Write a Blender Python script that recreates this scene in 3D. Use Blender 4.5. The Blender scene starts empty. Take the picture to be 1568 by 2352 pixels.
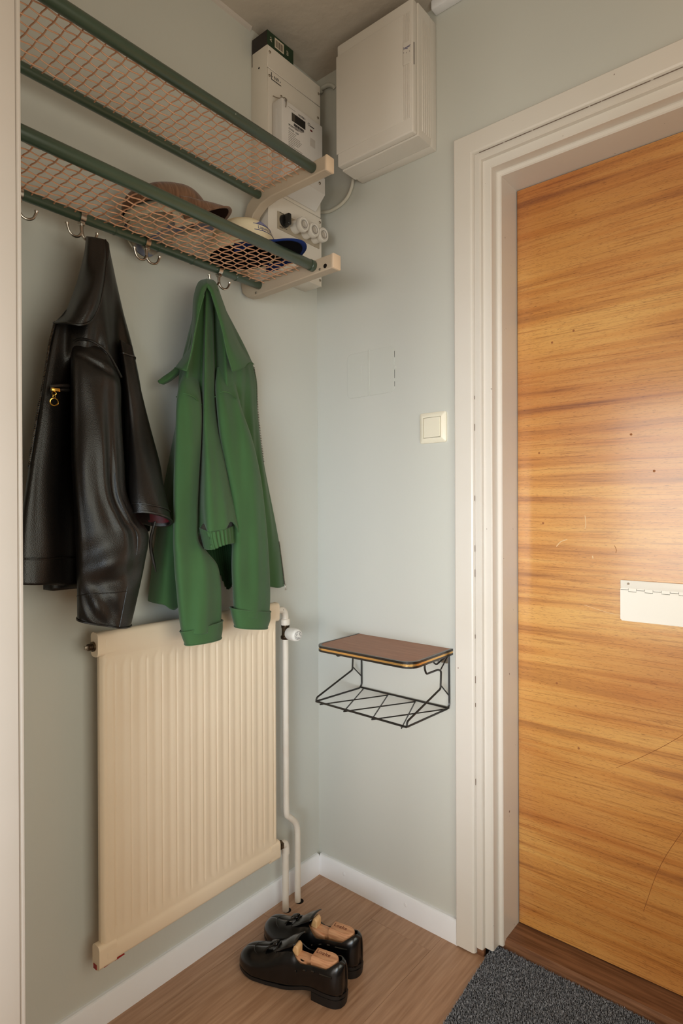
import bpy, bmesh, math, random
from mathutils import Vector, Matrix, noise
random.seed(7)
S = bpy.context.scene
COL = S.collection
PI = math.pi
# ------------------------------------------------------------------ camera
cam_d = bpy.data.cameras.new('camera')
cam = bpy.data.objects.new('camera', cam_d)
COL.objects.link(cam)
cam_d.sensor_fit = 'HORIZONTAL'
cam_d.sensor_width = 36.0
cam_d.lens = 1373.26 / 1568 * 36.0
cam_d.clip_start = 0.02
RX, DN, FW = (0.76802, 0.640415, -0.003765), (-0.000915, -0.004781, -0.999988), (-0.640425, 0.768014, -0.003086)
cam.matrix_world = Matrix(((RX[0], -DN[0], -FW[0], 1.26494), (RX[1], -DN[1], -FW[1], -1.40168),
                           (RX[2], -DN[2], -FW[2], 1.15100), (0, 0, 0, 1)))
S.camera = cam
# ------------------------------------------------------------------ world, light, exposure
W = bpy.data.worlds.new('world')
S.world = W
W.use_nodes = True
W.node_tree.nodes['Background'].inputs[0].default_value = (0.75, 0.85, 1.0, 1)
W.node_tree.nodes['Background'].inputs[1].default_value = 0.3

def area(name, loc, rot, sx, sy, power, colr, spread=180):
    d = bpy.data.lights.new(name, 'AREA')
    d.shape = 'RECTANGLE'; d.size = sx; d.size_y = sy
    d.energy = power; d.color = colr; d.spread = math.radians(spread)
    o = bpy.data.objects.new(name, d); COL.objects.link(o)
    o.location = loc; o.rotation_euler = rot
    return o
def point_light(name, loc, power, colr, r):
    d = bpy.data.lights.new(name, 'POINT'); d.energy = power; d.color = colr; d.shadow_soft_size = r
    o = bpy.data.objects.new(name, d); COL.objects.link(o); o.location = loc
# daylight from the window straight behind; the other three areas are added fills
area('side_fill', (1.735, -1.0, 1.1), (math.radians(90), 0, math.radians(90)), 0.9, 1.2, 10.5, (1.0, 0.98, 0.81))  # unseen fill added at the right to light the left wall
area('back_window_daylight', (0.12, -4.36, 1.15), (math.radians(90), 0, 0), 0.94, 2.0, 4.4, (1.0, 0.98, 0.88), 50)
area('corner_fill', (1.55, -2.2, 0.92), (math.radians(90), 0, math.atan2(1.35, 2.2)), 0.9, 0.8, 3.4, (0.66, 0.84, 1.0), 50)  # unseen cool fill added, aimed at the corner
area('far_corner_fill', (1.2, -3.0, 1.0), (math.radians(90), 0, math.atan2(0.8, 3.0)), 0.9, 0.8, 2.0, (1.0, 0.92, 0.88), 45)  # second unseen fill added, aimed at the corner from further back
# point fills added out of view behind the viewer
point_light('room_fill', (1.25, -2.4, 1.1), 25.0, (1.0, 0.95, 0.78), 0.3)  # added neutral fill, lifts the walls evenly
point_light('warm_fill', (-0.8, -3.2, 1.6), 36.0, (1.0, 0.48, 0.2), 0.3)  # added warm fill for the jamb and the lower left wall
S.view_settings.view_transform = 'Standard'
S.view_settings.look = 'None'
S.view_settings.gamma = 1.0
S.view_settings.use_curve_mapping = False
S.view_settings.exposure = 0.0

# ------------------------------------------------------------------ materials
def lin(r, g, b):
    f = lambda c: (c / 255 / 12.92) if c / 255 <= 0.04045 else ((c / 255 + 0.055) / 1.055) ** 2.4
    return (f(r), f(g), f(b), 1.0)

def mat(name, c1, c2=None, rough=0.5, metal=0.0, scale=6.0, stretch=(1, 1, 1), detail=4.0, bump=0.0, bscale=60.0,
        bstretch=(1, 1, 1), bdist=0.002, coat=0.0, spec=0.5, sheen=0.0, lo=0.35, hi=0.65, specks=None, speck_scale=90.0, speck_th=0.74,
        voronoi=False, per_object=0.0):
    m = bpy.data.materials.new(name); m.use_nodes = True
    nt = m.node_tree; N = nt.nodes; L = nt.links
    b = N['Principled BSDF']
    b.inputs['Roughness'].default_value = rough
    b.inputs['Metallic'].default_value = metal
    b.inputs['Coat Weight'].default_value = coat
    b.inputs['Coat Roughness'].default_value = 0.15
    b.inputs['Specular IOR Level'].default_value = spec
    b.inputs['Sheen Weight'].default_value = sheen
    b.inputs['Base Color'].default_value = c1
    tc = N.new('ShaderNodeTexCoord')
    src = tc.outputs['Object']
    if per_object:
        oi = N.new('ShaderNodeObjectInfo')
        mu = N.new('ShaderNodeVectorMath'); mu.operation = 'SCALE'; mu.inputs[0].default_value = (37.0, 11.0, 5.0)
        L.new(oi.outputs['Random'], mu.inputs['Scale'])
        ad = N.new('ShaderNodeVectorMath'); ad.operation = 'ADD'
        L.new(src, ad.inputs[0]); L.new(mu.outputs[0], ad.inputs[1])
        src = ad.outputs[0]
    colour = None
    if c2 is not None:
        mp = N.new('ShaderNodeMapping'); mp.inputs['Scale'].default_value = stretch
        L.new(src, mp.inputs['Vector'])
        nz = N.new('ShaderNodeTexNoise'); nz.inputs['Scale'].default_value = scale; nz.inputs['Detail'].default_value = detail
        L.new(mp.outputs[0], nz.inputs['Vector'])
        cr = N.new('ShaderNodeValToRGB')
        cr.color_ramp.elements[0].position = lo; cr.color_ramp.elements[0].color = c1
        cr.color_ramp.elements[1].position = hi; cr.color_ramp.elements[1].color = c2
        L.new(nz.outputs['Fac'], cr.inputs['Fac'])
        colour = cr.outputs['Color']
    if per_object and colour is not None:
        hv = N.new('ShaderNodeHueSaturation')
        ma = N.new('ShaderNodeMapRange'); ma.inputs['To Min'].default_value = 1 - per_object; ma.inputs['To Max'].default_value = 1 + per_object
        L.new(oi.outputs['Random'], ma.inputs['Value']); L.new(ma.outputs[0], hv.inputs['Value'])
        L.new(colour, hv.inputs['Color']); colour = hv.outputs['Color']
    if specks is not None:
        n2 = N.new('ShaderNodeTexNoise'); n2.inputs['Scale'].default_value = speck_scale; n2.inputs['Detail'].default_value = 1.0
        L.new(src, n2.inputs['Vector'])
        r2 = N.new('ShaderNodeValToRGB')
        r2.color_ramp.elements[0].position = speck_th; r2.color_ramp.elements[0].color = (0, 0, 0, 1)
        r2.color_ramp.elements[1].position = speck_th + 0.02; r2.color_ramp.elements[1].color = (1, 1, 1, 1)
        L.new(n2.outputs['Fac'], r2.inputs['Fac'])
        mx = N.new('ShaderNodeMix'); mx.data_type = 'RGBA'
        L.new(r2.outputs['Color'], mx.inputs[0])
        if colour is not None: L.new(colour, mx.inputs[6])
        else: mx.inputs[6].default_value = c1
        mx.inputs[7].default_value = specks
        colour = mx.outputs[2]
    if colour is not None: L.new(colour, b.inputs['Base Color'])
    if bump:
        mp2 = N.new('ShaderNodeMapping'); mp2.inputs['Scale'].default_value = bstretch
        L.new(src, mp2.inputs['Vector'])
        if voronoi:
            nb = N.new('ShaderNodeTexVoronoi'); nb.inputs['Scale'].default_value = bscale; out = nb.outputs['Distance']
        else:
            nb = N.new('ShaderNodeTexNoise'); nb.inputs['Scale'].default_value = bscale; nb.inputs['Detail'].default_value = 5.0; out = nb.outputs['Fac']
        L.new(mp2.outputs[0], nb.inputs['Vector'])
        bp = N.new('ShaderNodeBump'); bp.inputs['Strength'].default_value = bump; bp.inputs['Distance'].default_value = bdist
        L.new(out, bp.inputs['Height']); L.new(bp.outputs[0], b.inputs['Normal'])
    return m

M_WALL = mat('wall_paint', lin(200, 200, 193), lin(204, 203, 195), rough=0.50, scale=2.0, bump=0.25, bscale=45, bstretch=(1, 1, .35), bdist=0.0025, spec=0.4)
M_CEIL = mat('ceiling_plaster', lin(190, 178, 165), lin(198, 188, 176), rough=0.7, scale=3, bump=0.5, bscale=28, bdist=0.006)
M_WHITE = mat('white_gloss_paint', lin(223, 216, 208), lin(219, 211, 201), rough=0.32, scale=3, bump=0.08, bscale=30, specks=lin(110, 85, 70), speck_scale=70, speck_th=0.80)
M_BASEB = mat('baseboard_paint', lin(244, 245, 250), lin(239, 239, 243), rough=0.4, scale=4, bump=0.06, bscale=40)
M_JAMB = mat('jamb_paint', lin(202, 192, 184), lin(196, 186, 177), rough=0.45, scale=3, bump=0.08, bscale=25)
M_FLOORSLAB = mat('subfloor', lin(84, 58, 42), rough=0.7)
M_PLANK = mat('oak_laminate', lin(156, 117, 89), lin(192, 154, 125), rough=0.42, scale=12, stretch=(11, 0.6, 1), detail=9, bump=0.12, bscale=90, bstretch=(6, .35, 1), bdist=0.001, lo=.28, hi=.78, per_object=0.06)
M_THRESH = mat('threshold_wood', lin(98, 62, 40), lin(140, 98, 70), rough=0.4, scale=14, stretch=(.5, 9, 9), detail=6, bump=0.1, bscale=60, bstretch=(.4, 6, 6))
M_GREY = mat('meter_cabinet_paint', lin(224, 215, 204), lin(218, 208, 196), rough=0.45, scale=3, bump=0.04, bscale=40, specks=lin(120, 100, 84), speck_scale=60, speck_th=0.82)
M_METER = mat('meter_plastic', lin(216, 210, 206), rough=0.45)
M_BOXW = mat('breaker_plastic', lin(224, 217, 209), lin(220, 212, 203), rough=0.42, scale=3)
M_BLACK = mat('black_plastic', lin(20, 18, 17), rough=0.4)
M_INK = mat('dark_ink', lin(38, 34, 34), rough=0.7)
M_INKGREY = mat('grey_ink', lin(128, 120, 116), rough=0.7)
M_BLUEINK = mat('blue_ink', lin(44, 48, 110), rough=0.6)
M_STEEL = mat('nickel_steel', lin(208, 202, 194), lin(180, 172, 162), rough=0.26, metal=1.0, scale=40)
M_BRASS = mat('brass', lin(214, 170, 84), rough=0.25, metal=1.0)
M_DARKBRASS = mat('tarnished_brass', lin(110, 92, 70), lin(58, 46, 38), rough=0.4, metal=0.9, scale=70)
M_TUBE = mat('green_lacquer', lin(54, 69, 55), lin(60, 76, 60), rough=0.35, scale=5, coat=0.3, specks=lin(190, 190, 175), speck_scale=110, speck_th=0.80)
M_COPPER = mat('copper_wire', lin(222, 172, 138), lin(206, 152, 118), rough=0.42, metal=0.15, scale=20)
M_BRACKET = mat('bracket_enamel', lin(190, 172, 150), lin(182, 163, 141), rough=0.4, scale=6, bump=0.04)
M_CREAMCAP = mat('cream_plastic', lin(226, 200, 172), rough=0.45)
M_LEATHER = mat('black_leather', lin(14, 12, 11), lin(23, 18, 15), rough=0.40, scale=7, bump=0.45, bscale=620, bdist=0.0005, voronoi=True, spec=0.55)
M_REDLIN = mat('red_lining', lin(96, 8, 20), lin(60, 5, 12), rough=0.6, scale=30)
M_GREEN = mat('green_cotton', lin(58, 89, 52), lin(64, 98, 58), rough=0.85, scale=9, stretch=(1, 1, .5), bump=0.25, bscale=900, bdist=0.0004, sheen=0.15, spec=0.2)
M_GREENSEAM = mat('green_seam', lin(72, 104, 66), rough=0.85, spec=0.2)
M_GREENIN = mat('green_inside', lin(40, 66, 40), rough=0.9, spec=0.1)
M_CORD = mat('brown_corduroy', lin(100, 70, 50), lin(128, 94, 70), rough=0.9, scale=300, stretch=(0.10, 1, 0.10), bump=0.6, bscale=300, bstretch=(.10, 1, .10), bdist=0.002, sheen=0.2, spec=0.1)
M_CORDIN = mat('dark_cap_lining', lin(44, 28, 24), rough=0.9, spec=0.1)
M_CREAMCORD = mat('cream_corduroy', lin(200, 192, 172), lin(178, 168, 148), rough=0.9, scale=170, stretch=(0.15, 1, 0.15), bump=0.6, bscale=170, bstretch=(.15, 1, .15), bdist=0.002, spec=0.1)
M_PLAID = mat('printed_lining', lin(186, 170, 142), lin(120, 124, 142), rough=0.9, scale=30, lo=.42, hi=.58, spec=0.1)
M_CREAMCLOTH = mat('cream_cotton', lin(232, 218, 186), lin(224, 208, 176), rough=0.9, scale=20, bump=0.1, bscale=700, spec=0.1)
M_NAVY = mat('navy_cotton', lin(24, 44, 98), rough=0.8, spec=0.2)
M_DKNAVY = mat('dark_lining', lin(16, 15, 20), rough=0.9, spec=0.1)
M_RAD = mat('radiator_enamel', lin(236, 216, 190), lin(231, 209, 181), rough=0.38, scale=3, bump=0.05, bscale=60, specks=lin(80, 56, 44), speck_scale=55, speck_th=0.815)
M_PIPE = mat('pipe_paint', lin(232, 222, 210), lin(224, 212, 198), rough=0.4, scale=14, bump=0.06, bscale=60, specks=lin(96, 76, 60), speck_scale=80, speck_th=0.79)
M_TEAL = mat('thermostat_white', lin(226, 222, 216), rough=0.35)
M_RED = mat('red_primer', lin(150, 20, 24), rough=0.6)
M_SHELFTOP = mat('shelf_teak', lin(160, 104, 72), lin(176, 120, 86), rough=0.45, scale=14, stretch=(.6, 9, 9), detail=6)
M_WIREBLK = mat('black_wire', lin(24, 22, 20), rough=0.35, spec=0.6)
M_SWITCH = mat('switch_plastic', lin(236, 228, 208), rough=0.3)
M_SHOE = mat('black_calf', lin(10, 10, 11), rough=0.26, coat=0.25, spec=0.45, bump=0.03, bscale=120)
M_SOLE = mat('shoe_sole', lin(16, 15, 15), rough=0.5, bump=0.15, bscale=150)
M_TREE = mat('cedar', lin(190, 132, 94), lin(216, 164, 124), rough=0.5, scale=22, stretch=(1, 8, 8), detail=5)
M_TREELT = mat('cedar_endgrain', lin(226, 184, 134), lin(210, 164, 112), rough=0.5, scale=60)
M_BURN = mat('burnt_mark', lin(112, 62, 40), rough=0.7)
M_MATBASE = mat('mat_backing', lin(44, 44, 46), rough=0.95, spec=0.1)
M_PILE = mat('mat_pile', lin(74, 77, 84), lin(178, 180, 188), rough=0.9, scale=240, detail=1, lo=.36, hi=.64, spec=0.15)
M_SCREW = mat('screw_metal', lin(150, 138, 124), rough=0.35, metal=0.8)
M_HOLE = mat('dark_hole', lin(30, 24, 20), rough=0.9, spec=0.1)
M_CARD = mat('carton_green', lin(28, 52, 30), rough=0.5)
M_CARDBLK = mat('carton_black', lin(34, 26, 24), rough=0.5)
M_PAPER = mat('paper_label', lin(214, 200, 180), rough=0.8)
M_MAIL = mat('letter_plate_paint', lin(244, 240, 232), rough=0.35)
M_CABLE = mat('cable_sheath', lin(206, 200, 186), rough=0.5)
M_WALLPLASTIC = mat('overpainted_plastic', lin(201, 201, 193), rough=0.42, spec=0.45)

def door_material():
    m = bpy.data.materials.new('mahogany_veneer'); m.use_nodes = True
    N = m.node_tree.nodes; L = m.node_tree.links; b = N['Principled BSDF']
    b.inputs['Roughness'].default_value = 0.33
    b.inputs['Coat Weight'].default_value = 1.0
    b.inputs['Coat Roughness'].default_value = 0.15
    tc = N.new('ShaderNodeTexCoord')
    def nz(stretch, scale, detail, dist=0.0):
        mp = N.new('ShaderNodeMapping'); mp.inputs['Scale'].default_value = stretch; L.new(tc.outputs['Object'], mp.inputs['Vector'])
        n = N.new('ShaderNodeTexNoise'); n.inputs['Scale'].default_value = scale; n.inputs['Detail'].default_value = detail; n.inputs['Distortion'].default_value = dist
        L.new(mp.outputs[0], n.inputs['Vector']); return n.outputs['Fac']
    def ramp(src, stops):
        r = N.new('ShaderNodeValToRGB'); e = r.color_ramp.elements
        while len(e) < len(stops): e.new(0.5)
        for k, (p, c) in enumerate(stops): e[k].position = p; e[k].color = c
        L.new(src, r.inputs['Fac']); return r.outputs['Color']
    def mix(mode, fac, a, c):
        x = N.new('ShaderNodeMix'); x.data_type = 'RGBA'; x.blend_type = mode
        if isinstance(fac, float): x.inputs[0].default_value = fac
        else: L.new(fac, x.inputs[0])
        L.new(a, x.inputs[6]); L.new(c, x.inputs[7]); return x.outputs[2]
    base = ramp(nz((0.28, 1, 1.0), 3.2, 3, 0.35), [(0.28, lin(184, 118, 58)), (0.5, lin(208, 152, 82)), (0.72, lin(226, 180, 106))])
    ribbons = ramp(nz((0.16, 1, 4.6), 7.0, 6, 0.35), [(0.30, lin(150, 84, 40)), (0.45, lin(240, 215, 185)), (0.55, lin(255, 255, 255)), (0.74, lin(255, 244, 214))])
    col = mix('MULTIPLY', 0.62, base, ribbons)
    streak = ramp(nz((0.9, 1, 34.0), 9.0, 4, 0.0), [(0.30, lin(165, 120, 80)), (0.48, lin(255, 255, 255))])
    col = mix('MULTIPLY', 0.45, col, streak)
    pores = ramp(nz((9, 1, 120.0), 9.0, 2, 0.0), [(0.30, lin(120, 70, 36)), (0.40, lin(255, 255, 255))])
    col = mix('MULTIPLY', 0.6, col, pores)
    L.new(col, b.inputs['Base Color'])
    bp = N.new('ShaderNodeBump'); bp.inputs['Strength'].default_value = 0.06; bp.inputs['Distance'].default_value = 0.001
    L.new(nz((2, 1, 60), 9, 3), bp.inputs['Height']); L.new(bp.outputs[0], b.inputs['Normal'])
    return m
M_DOOR = door_material()
# ------------------------------------------------------------------ mesh helpers
class MB:
    def __init__(s): s.v = []; s.f = []
    def add(s, vs, fs):
        n = len(s.v); s.v += [tuple(p) for p in vs]; s.f += [tuple(i + n for i in q) for q in fs]; return s
    def bm(s, b):
        b.verts.ensure_lookup_table()
        s.add([v.co[:] for v in b.verts], [[v.index for v in f.verts] for f in b.faces]); b.free(); return s
    def box(s, x0, x1, y0, y1, z0, z1, bev=0.0, seg=2, mtx=None):
        b = bmesh.new(); bmesh.ops.create_cube(b, size=1.0)
        for v in b.verts:
            v.co = ((x0 + x1) / 2 + v.co.x * (x1 - x0), (y0 + y1) / 2 + v.co.y * (y1 - y0), (z0 + z1) / 2 + v.co.z * (z1 - z0))
        if bev: bmesh.ops.bevel(b, geom=b.edges[:], offset=bev, segments=seg, profile=0.5, affect='EDGES')
        b.verts.index_update()
        if mtx is not None:
            for v in b.verts: v.co = mtx @ v.co
        return s.bm(b)
    def tube(s, pts, r, n=10, closed=False, cap=True):
        pts = [Vector(p) for p in pts]; m = len(pts)
        rs = r if isinstance(r, (list, tuple)) else [r] * m
        vs, fs = [], []
        tang = []
        for i in range(m):
            a = pts[(i - 1) % m] if (closed or i > 0) else pts[i]
            c = pts[(i + 1) % m] if (closed or i < m - 1) else pts[i]
            tang.append((c - a).normalized())
        up = Vector((0, 0, 1)) if abs(tang[0].z) < 0.9 else Vector((1, 0, 0))
        u = (up - tang[0] * up.dot(tang[0])).normalized()
        for i in range(m):
            t = tang[i]
            u = (u - t * u.dot(t)).normalized(); w = t.cross(u)
            for k in range(n):
                a = 2 * PI * k / n
                vs.append(pts[i] + (u * math.cos(a) + w * math.sin(a)) * rs[i])
        for i in range(m if closed else m - 1):
            j = (i + 1) % m
            for k in range(n):
                k2 = (k + 1) % n
                fs.append((i * n + k, i * n + k2, j * n + k2, j * n + k))
        if cap and not closed:
            fs.append(tuple(range(n))[::-1]); fs.append(tuple((m - 1) * n + k for k in range(n)))
        return s.add(vs, fs)
    def lathe(s, prof, origin, axis, n=24, ref=None):
        # prof: list of (distance along axis, radius)
        ax = Vector(axis).normalized(); o = Vector(origin)
        ref = Vector(ref) if ref else (Vector((0, 0, 1)) if abs(ax.z) < 0.9 else Vector((1, 0, 0)))
        u = (ref - ax * ref.dot(ax)).normalized(); w = ax.cross(u)
        vs, fs = [], []
        for d, r in prof:
            for k in range(n):
                a = 2 * PI * k / n
                vs.append(o + ax * d + (u * math.cos(a) + w * math.sin(a)) * r)
        m = len(prof)
        for i in range(m - 1):
            for k in range(n):
                k2 = (k + 1) % n
                fs.append((i * n + k, i * n + k2, (i + 1) * n + k2, (i + 1) * n + k))
        fs.append(tuple(range(n))[::-1]); fs.append(tuple((m - 1) * n + k for k in range(n)))
        return s.add(vs, fs)
    def prism(s, poly, axis, a0, a1):
        # poly: 2-D outline; axis 'x','y','z' is the extrusion direction
        f = {'x': lambda p, a: (a, p[0], p[1]), 'y': lambda p, a: (p[0], a, p[1]), 'z': lambda p, a: (p[0], p[1], a)}[axis]
        n = len(poly)
        vs = [f(p, a0) for p in poly] + [f(p, a1) for p in poly]
        fs = [tuple(range(n))[::-1], tuple(range(n, 2 * n))] + [(i, (i + 1) % n, n + (i + 1) % n, n + i) for i in range(n)]
        return s.add(vs, fs)
    def grid(s, rows, close_u=False):
        nr, nc = len(rows), len(rows[0])
        vs = [p for r in rows for p in r]
        fs = []
        for i in range(nr - 1):
            for j in range(nc if close_u else nc - 1):
                j2 = (j + 1) % nc
                fs.append((i * nc + j, i * nc + j2, (i + 1) * nc + j2, (i + 1) * nc + j))
        return s.add(vs, fs)

FRAME = {}
def _frame(o):
    return FRAME.get(o.name, Matrix.Identity(4)) if o else Matrix.Identity(4)

def obj(name, mb, m, parent=None, world=True, smooth=40, solid=0.0, offset=-1.0, fix=True):
    me = bpy.data.meshes.new(name)
    vs = mb.v
    if world and parent is not None:
        inv = _frame(parent).inverted(); vs = [tuple(inv @ Vector(v)) for v in vs]
    me.from_pydata(vs, [], mb.f)
    if fix:
        b = bmesh.new(); b.from_mesh(me); bmesh.ops.recalc_face_normals(b, faces=b.faces[:]); b.to_mesh(me); b.free()
    for mm in (m if isinstance(m, (list, tuple)) else [m]): me.materials.append(mm)
    if smooth:
        me.polygons.foreach_set('use_smooth', [True] * len(me.polygons))
        me.set_sharp_from_angle(angle=math.radians(smooth))
    me.update()
    o = bpy.data.objects.new(name, me); COL.objects.link(o)
    if parent is not None:
        o.parent = parent; FRAME[o.name] = _frame(parent)
    if solid:
        md = o.modifiers.new('solid', 'SOLIDIFY'); md.thickness = solid; md.offset = offset
    return o

def thing(name, label, cat, loc=(0, 0, 0), rotz=0.0, group=None):
    o = bpy.data.objects.new(name, None); COL.objects.link(o)
    o.empty_display_size = 0.05
    o.location = loc; o.rotation_euler = (0, 0, rotz)
    o['label'] = label; o['category'] = cat
    if group: o['group'] = group
    FRAME[o.name] = Matrix.Translation(Vector(loc)) @ Matrix.Rotation(rotz, 4, 'Z')
    return o

def struct(name, mb, m, parent=None, **k):
    o = obj(name, mb, m, parent, **k)
    if parent is None: o['kind'] = 'structure'
    return o

def text(name, body, size, origin, xdir, updir, m, parent, depth=0.0004, align='LEFT', shear=0.0):
    cu = bpy.data.curves.new(name, 'FONT'); cu.body = body; cu.size = size; cu.extrude = depth / 2; cu.align_x = align; cu.resolution_u = 3; cu.shear = shear
    tmp = bpy.data.objects.new(name + '_tmp', cu); COL.objects.link(tmp)
    dg = bpy.context.evaluated_depsgraph_get()
    me = bpy.data.meshes.new_from_object(tmp.evaluated_get(dg))
    bpy.data.objects.remove(tmp); bpy.data.curves.remove(cu)
    X = Vector(xdir).normalized(); U = Vector(updir).normalized(); Z = X.cross(U)
    O = Vector(origin)
    mb = MB(); mb.add([O + X * v.co.x + U * v.co.y + Z * v.co.z for v in me.vertices], [tuple(p.vertices) for p in me.polygons])
    bpy.data.meshes.remove(me)
    return obj(name, mb, m, parent, smooth=0, fix=False)

def cr(p, t):
    # Catmull-Rom through list p of Vectors, t in [0,1]
    n = len(p) - 1; x = min(max(t, 0.0), 1.0) * n; i = min(int(x), n - 1); f = x - i
    p1, p2 = p[i], p[i + 1]
    p0 = p[i - 1] if i > 0 else p1 * 2 - p2
    p3 = p[i + 2] if i + 2 <= n else p2 * 2 - p1
    return 0.5 * ((2 * p1) + (p2 - p0) * f + (2 * p0 - 5 * p1 + 4 * p2 - p3) * f * f + (3 * p1 - p0 - 3 * p2 + p3) * f ** 3)

def patch(guides, nu, nv, amp=0.0, freq=(20, 20, 5), seed=0.0, edge=True, fold=None):
    G = [[Vector(p) for p in g] for g in guides]
    # resample guides to nv rows, then across to nu columns
    cols = [[cr(g, j / (nv - 1)) for j in range(nv)] for g in G]
    rows = []
    for j in range(nv):
        line = [c[j] for c in cols]
        row = []
        for i in range(nu):
            u = i / (nu - 1); p = cr(line, u)
            if amp:
                w = math.sin(PI * u) ** 0.4 if edge else 1.0
                q = Vector((p.x * freq[0], p.y * freq[1], p.z * freq[2] + seed))
                p = p + Vector((1, 0, 0)) * (noise.noise(q) * amp * w)
            if fold: p = p + Vector((1, 0, 0)) * fold(u, j / (nv - 1))
            row.append(p)
        rows.append(row)
    return MB().grid(rows)

def loft(rings, N, nt, nv, amp=0.0, freq=(14, 14, 5), seed=0.0, fold=None, sup=0.85):
    # rings: (left point, right point, half thickness, tilt of the rim); N: thickness direction
    A = [Vector(r[0]) for r in rings]; B = [Vector(r[1]) for r in rings]
    T = [Vector((r[2], r[3], 0)) for r in rings]; N = Vector(N).normalized()
    rows = []
    for j in range(nv):
        v = j / (nv - 1); a, b, t = cr(A, v), cr(B, v), cr(T, v)
        c = (a + b) / 2; h = (b - a) / 2
        row = []
        for i in range(nt):
            th = 2 * PI * i / nt; co, si = math.cos(th), math.sin(th)
            cx = math.copysign(abs(co) ** sup, co); sx = math.copysign(abs(si) ** sup, si)
            k = 1.0
            p = c + h * cx + N * t.x * sx + Vector((0, 0, t.y * si))
            if fold: p = p + N * (fold(th, v) * abs(si))
            if amp:
                q = Vector((p.x * freq[0], p.y * freq[1], p.z * freq[2] + seed))
                p = p + N * (noise.noise(q) * amp * abs(si))
            row.append(p)
        rows.append(row)
    return MB().grid(rows, close_u=True), rows

def smooth_path(pts, n):
    P = [Vector(p) for p in pts]
    return [cr(P, i / (n - 1)) for i in range(n)]

def fillet(pts, r=0.01, n=5):
    P = [Vector(p) for p in pts]; out = [P[0]]
    for i in range(1, len(P) - 1):
        a, b, c = P[i - 1], P[i], P[i + 1]
        d1 = min(r, (a - b).length * .49); d2 = min(r, (c - b).length * .49)
        s, e = b + (a - b).normalized() * d1, b + (c - b).normalized() * d2
        for k in range(n + 1):
            t = k / n; out.append(s * (1 - t) ** 2 + b * 2 * t * (1 - t) + e * t * t)
    out.append(P[-1]); return out

def screw(name, loc, axis, r, parent, m=None):
    mb = MB().lathe([(0, r), (r * .5, r), (r * .8, r * .7), (r * .8, r * .25), (r * .45, r * .2)], loc, axis, n=12)
    return obj(name, mb, m or M_SCREW, parent)
# ------------------------------------------------------------------ room shell
H = 2.512
struct('wall_left', MB().box(-0.132, -0.012, -1.10, 0.132, -0.02, H), M_WALL)
wr = MB().box(-0.012, 0.541, 0.012, 0.30, -0.02, H)
wr.box(0.541, 1.56, 0.012, 0.30, 2.075, H); wr.box(1.56, 1.87, 0.012, 0.30, -0.02, H)
struct('wall_right', wr, M_WALL)
struct('wall_partition', MB().box(-1.5, 0.366, -1.16, -1.044, -0.02, H), M_WALL)
struct('wall_side', MB().box(1.75, 1.87, -4.52, -1.47, -0.02, H).box(1.75, 1.87, -0.53, 0.012, -0.02, H).box(1.75, 1.87, -1.47, -0.53, -0.02, 0.48)
       .box(1.75, 1.87, -1.47, -0.53, 1.72, H), M_WALL)
struct('side_fill_frame', MB().box(1.78, 1.84, -1.47, -1.42, 0.48, 1.72).box(1.78, 1.84, -0.58, -0.53, 0.48, 1.72).box(1.78, 1.84, -1.42, -0.58, 0.48, 0.53).box(1.78, 1.84, -1.42, -0.58, 1.67, 1.72), M_WHITE)  # unseen frame added in the side wall to go with the side fill
struct('wall_far_side', MB().box(-1.62, -1.5, -4.52, -1.034, -0.02, H), M_WALL)
wb = MB().box(-1.5, -0.35, -4.52, -4.40, -0.02, H); wb.box(0.65, 1.75, -4.52, -4.40, -0.02, H)
wb.box(-0.35, 0.65, -4.52, -4.40, -0.02, 0.22); wb.box(-0.35, 0.65, -4.52, -4.40, 2.12, H)
struct('wall_back', wb, M_WALL)
win = struct('window_1', MB().box(-0.35, -0.29, -4.50, -4.42, 0.22, 2.12).box(0.59, 0.65, -4.50, -4.42, 0.22, 2.12)
             .box(-0.29, 0.59, -4.50, -4.42, 0.22, 0.29).box(-0.29, 0.59, -4.50, -4.42, 2.05, 2.12), M_WHITE)
struct('ceiling', MB().box(-1.62, 1.87, -4.52, 0.30, H, H + 0.1), M_CEIL)
fl = struct('floor', MB().box(-1.62, 1.87, -4.52, 0.30, -0.05, -0.010), M_FLOORSLAB)
# laminate planks, running away from the viewer along the left wall
pw, pl, gap = 0.194, 1.28, 0.0004
random.seed(3)
ix = 0
x = -0.195 + 0.055
PL = MB()
first = None
row = 0
while x < 1.75:
    y = 0.06 - [0.30, 0.86, 0.12, 0.62, 0.0, 0.45, 1.0, 0.25, 0.7, 0.1][row % 10] + 0.0
    ys = y + pl
    while ys > -2.0:
        y0, y1 = max(ys - pl, -2.2), min(ys, 0.012 if x < 0.54 else 0.06)
        x0, x1 = max(x, -0.012), min(x + pw, 1.75)
        if y1 - y0 > 0.02 and x1 - x0 > 0.01:
            if x0 < 0.37 and y0 < -1.034: pass
            obj('plank', MB().box(x0 + gap / 2, x1 - gap / 2, y0 + gap / 2, y1 - gap / 2, -0.010, 0.0, bev=0.0004, seg=1), M_PLANK, fl)
        ys -= pl
    x += pw; row += 1
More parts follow.
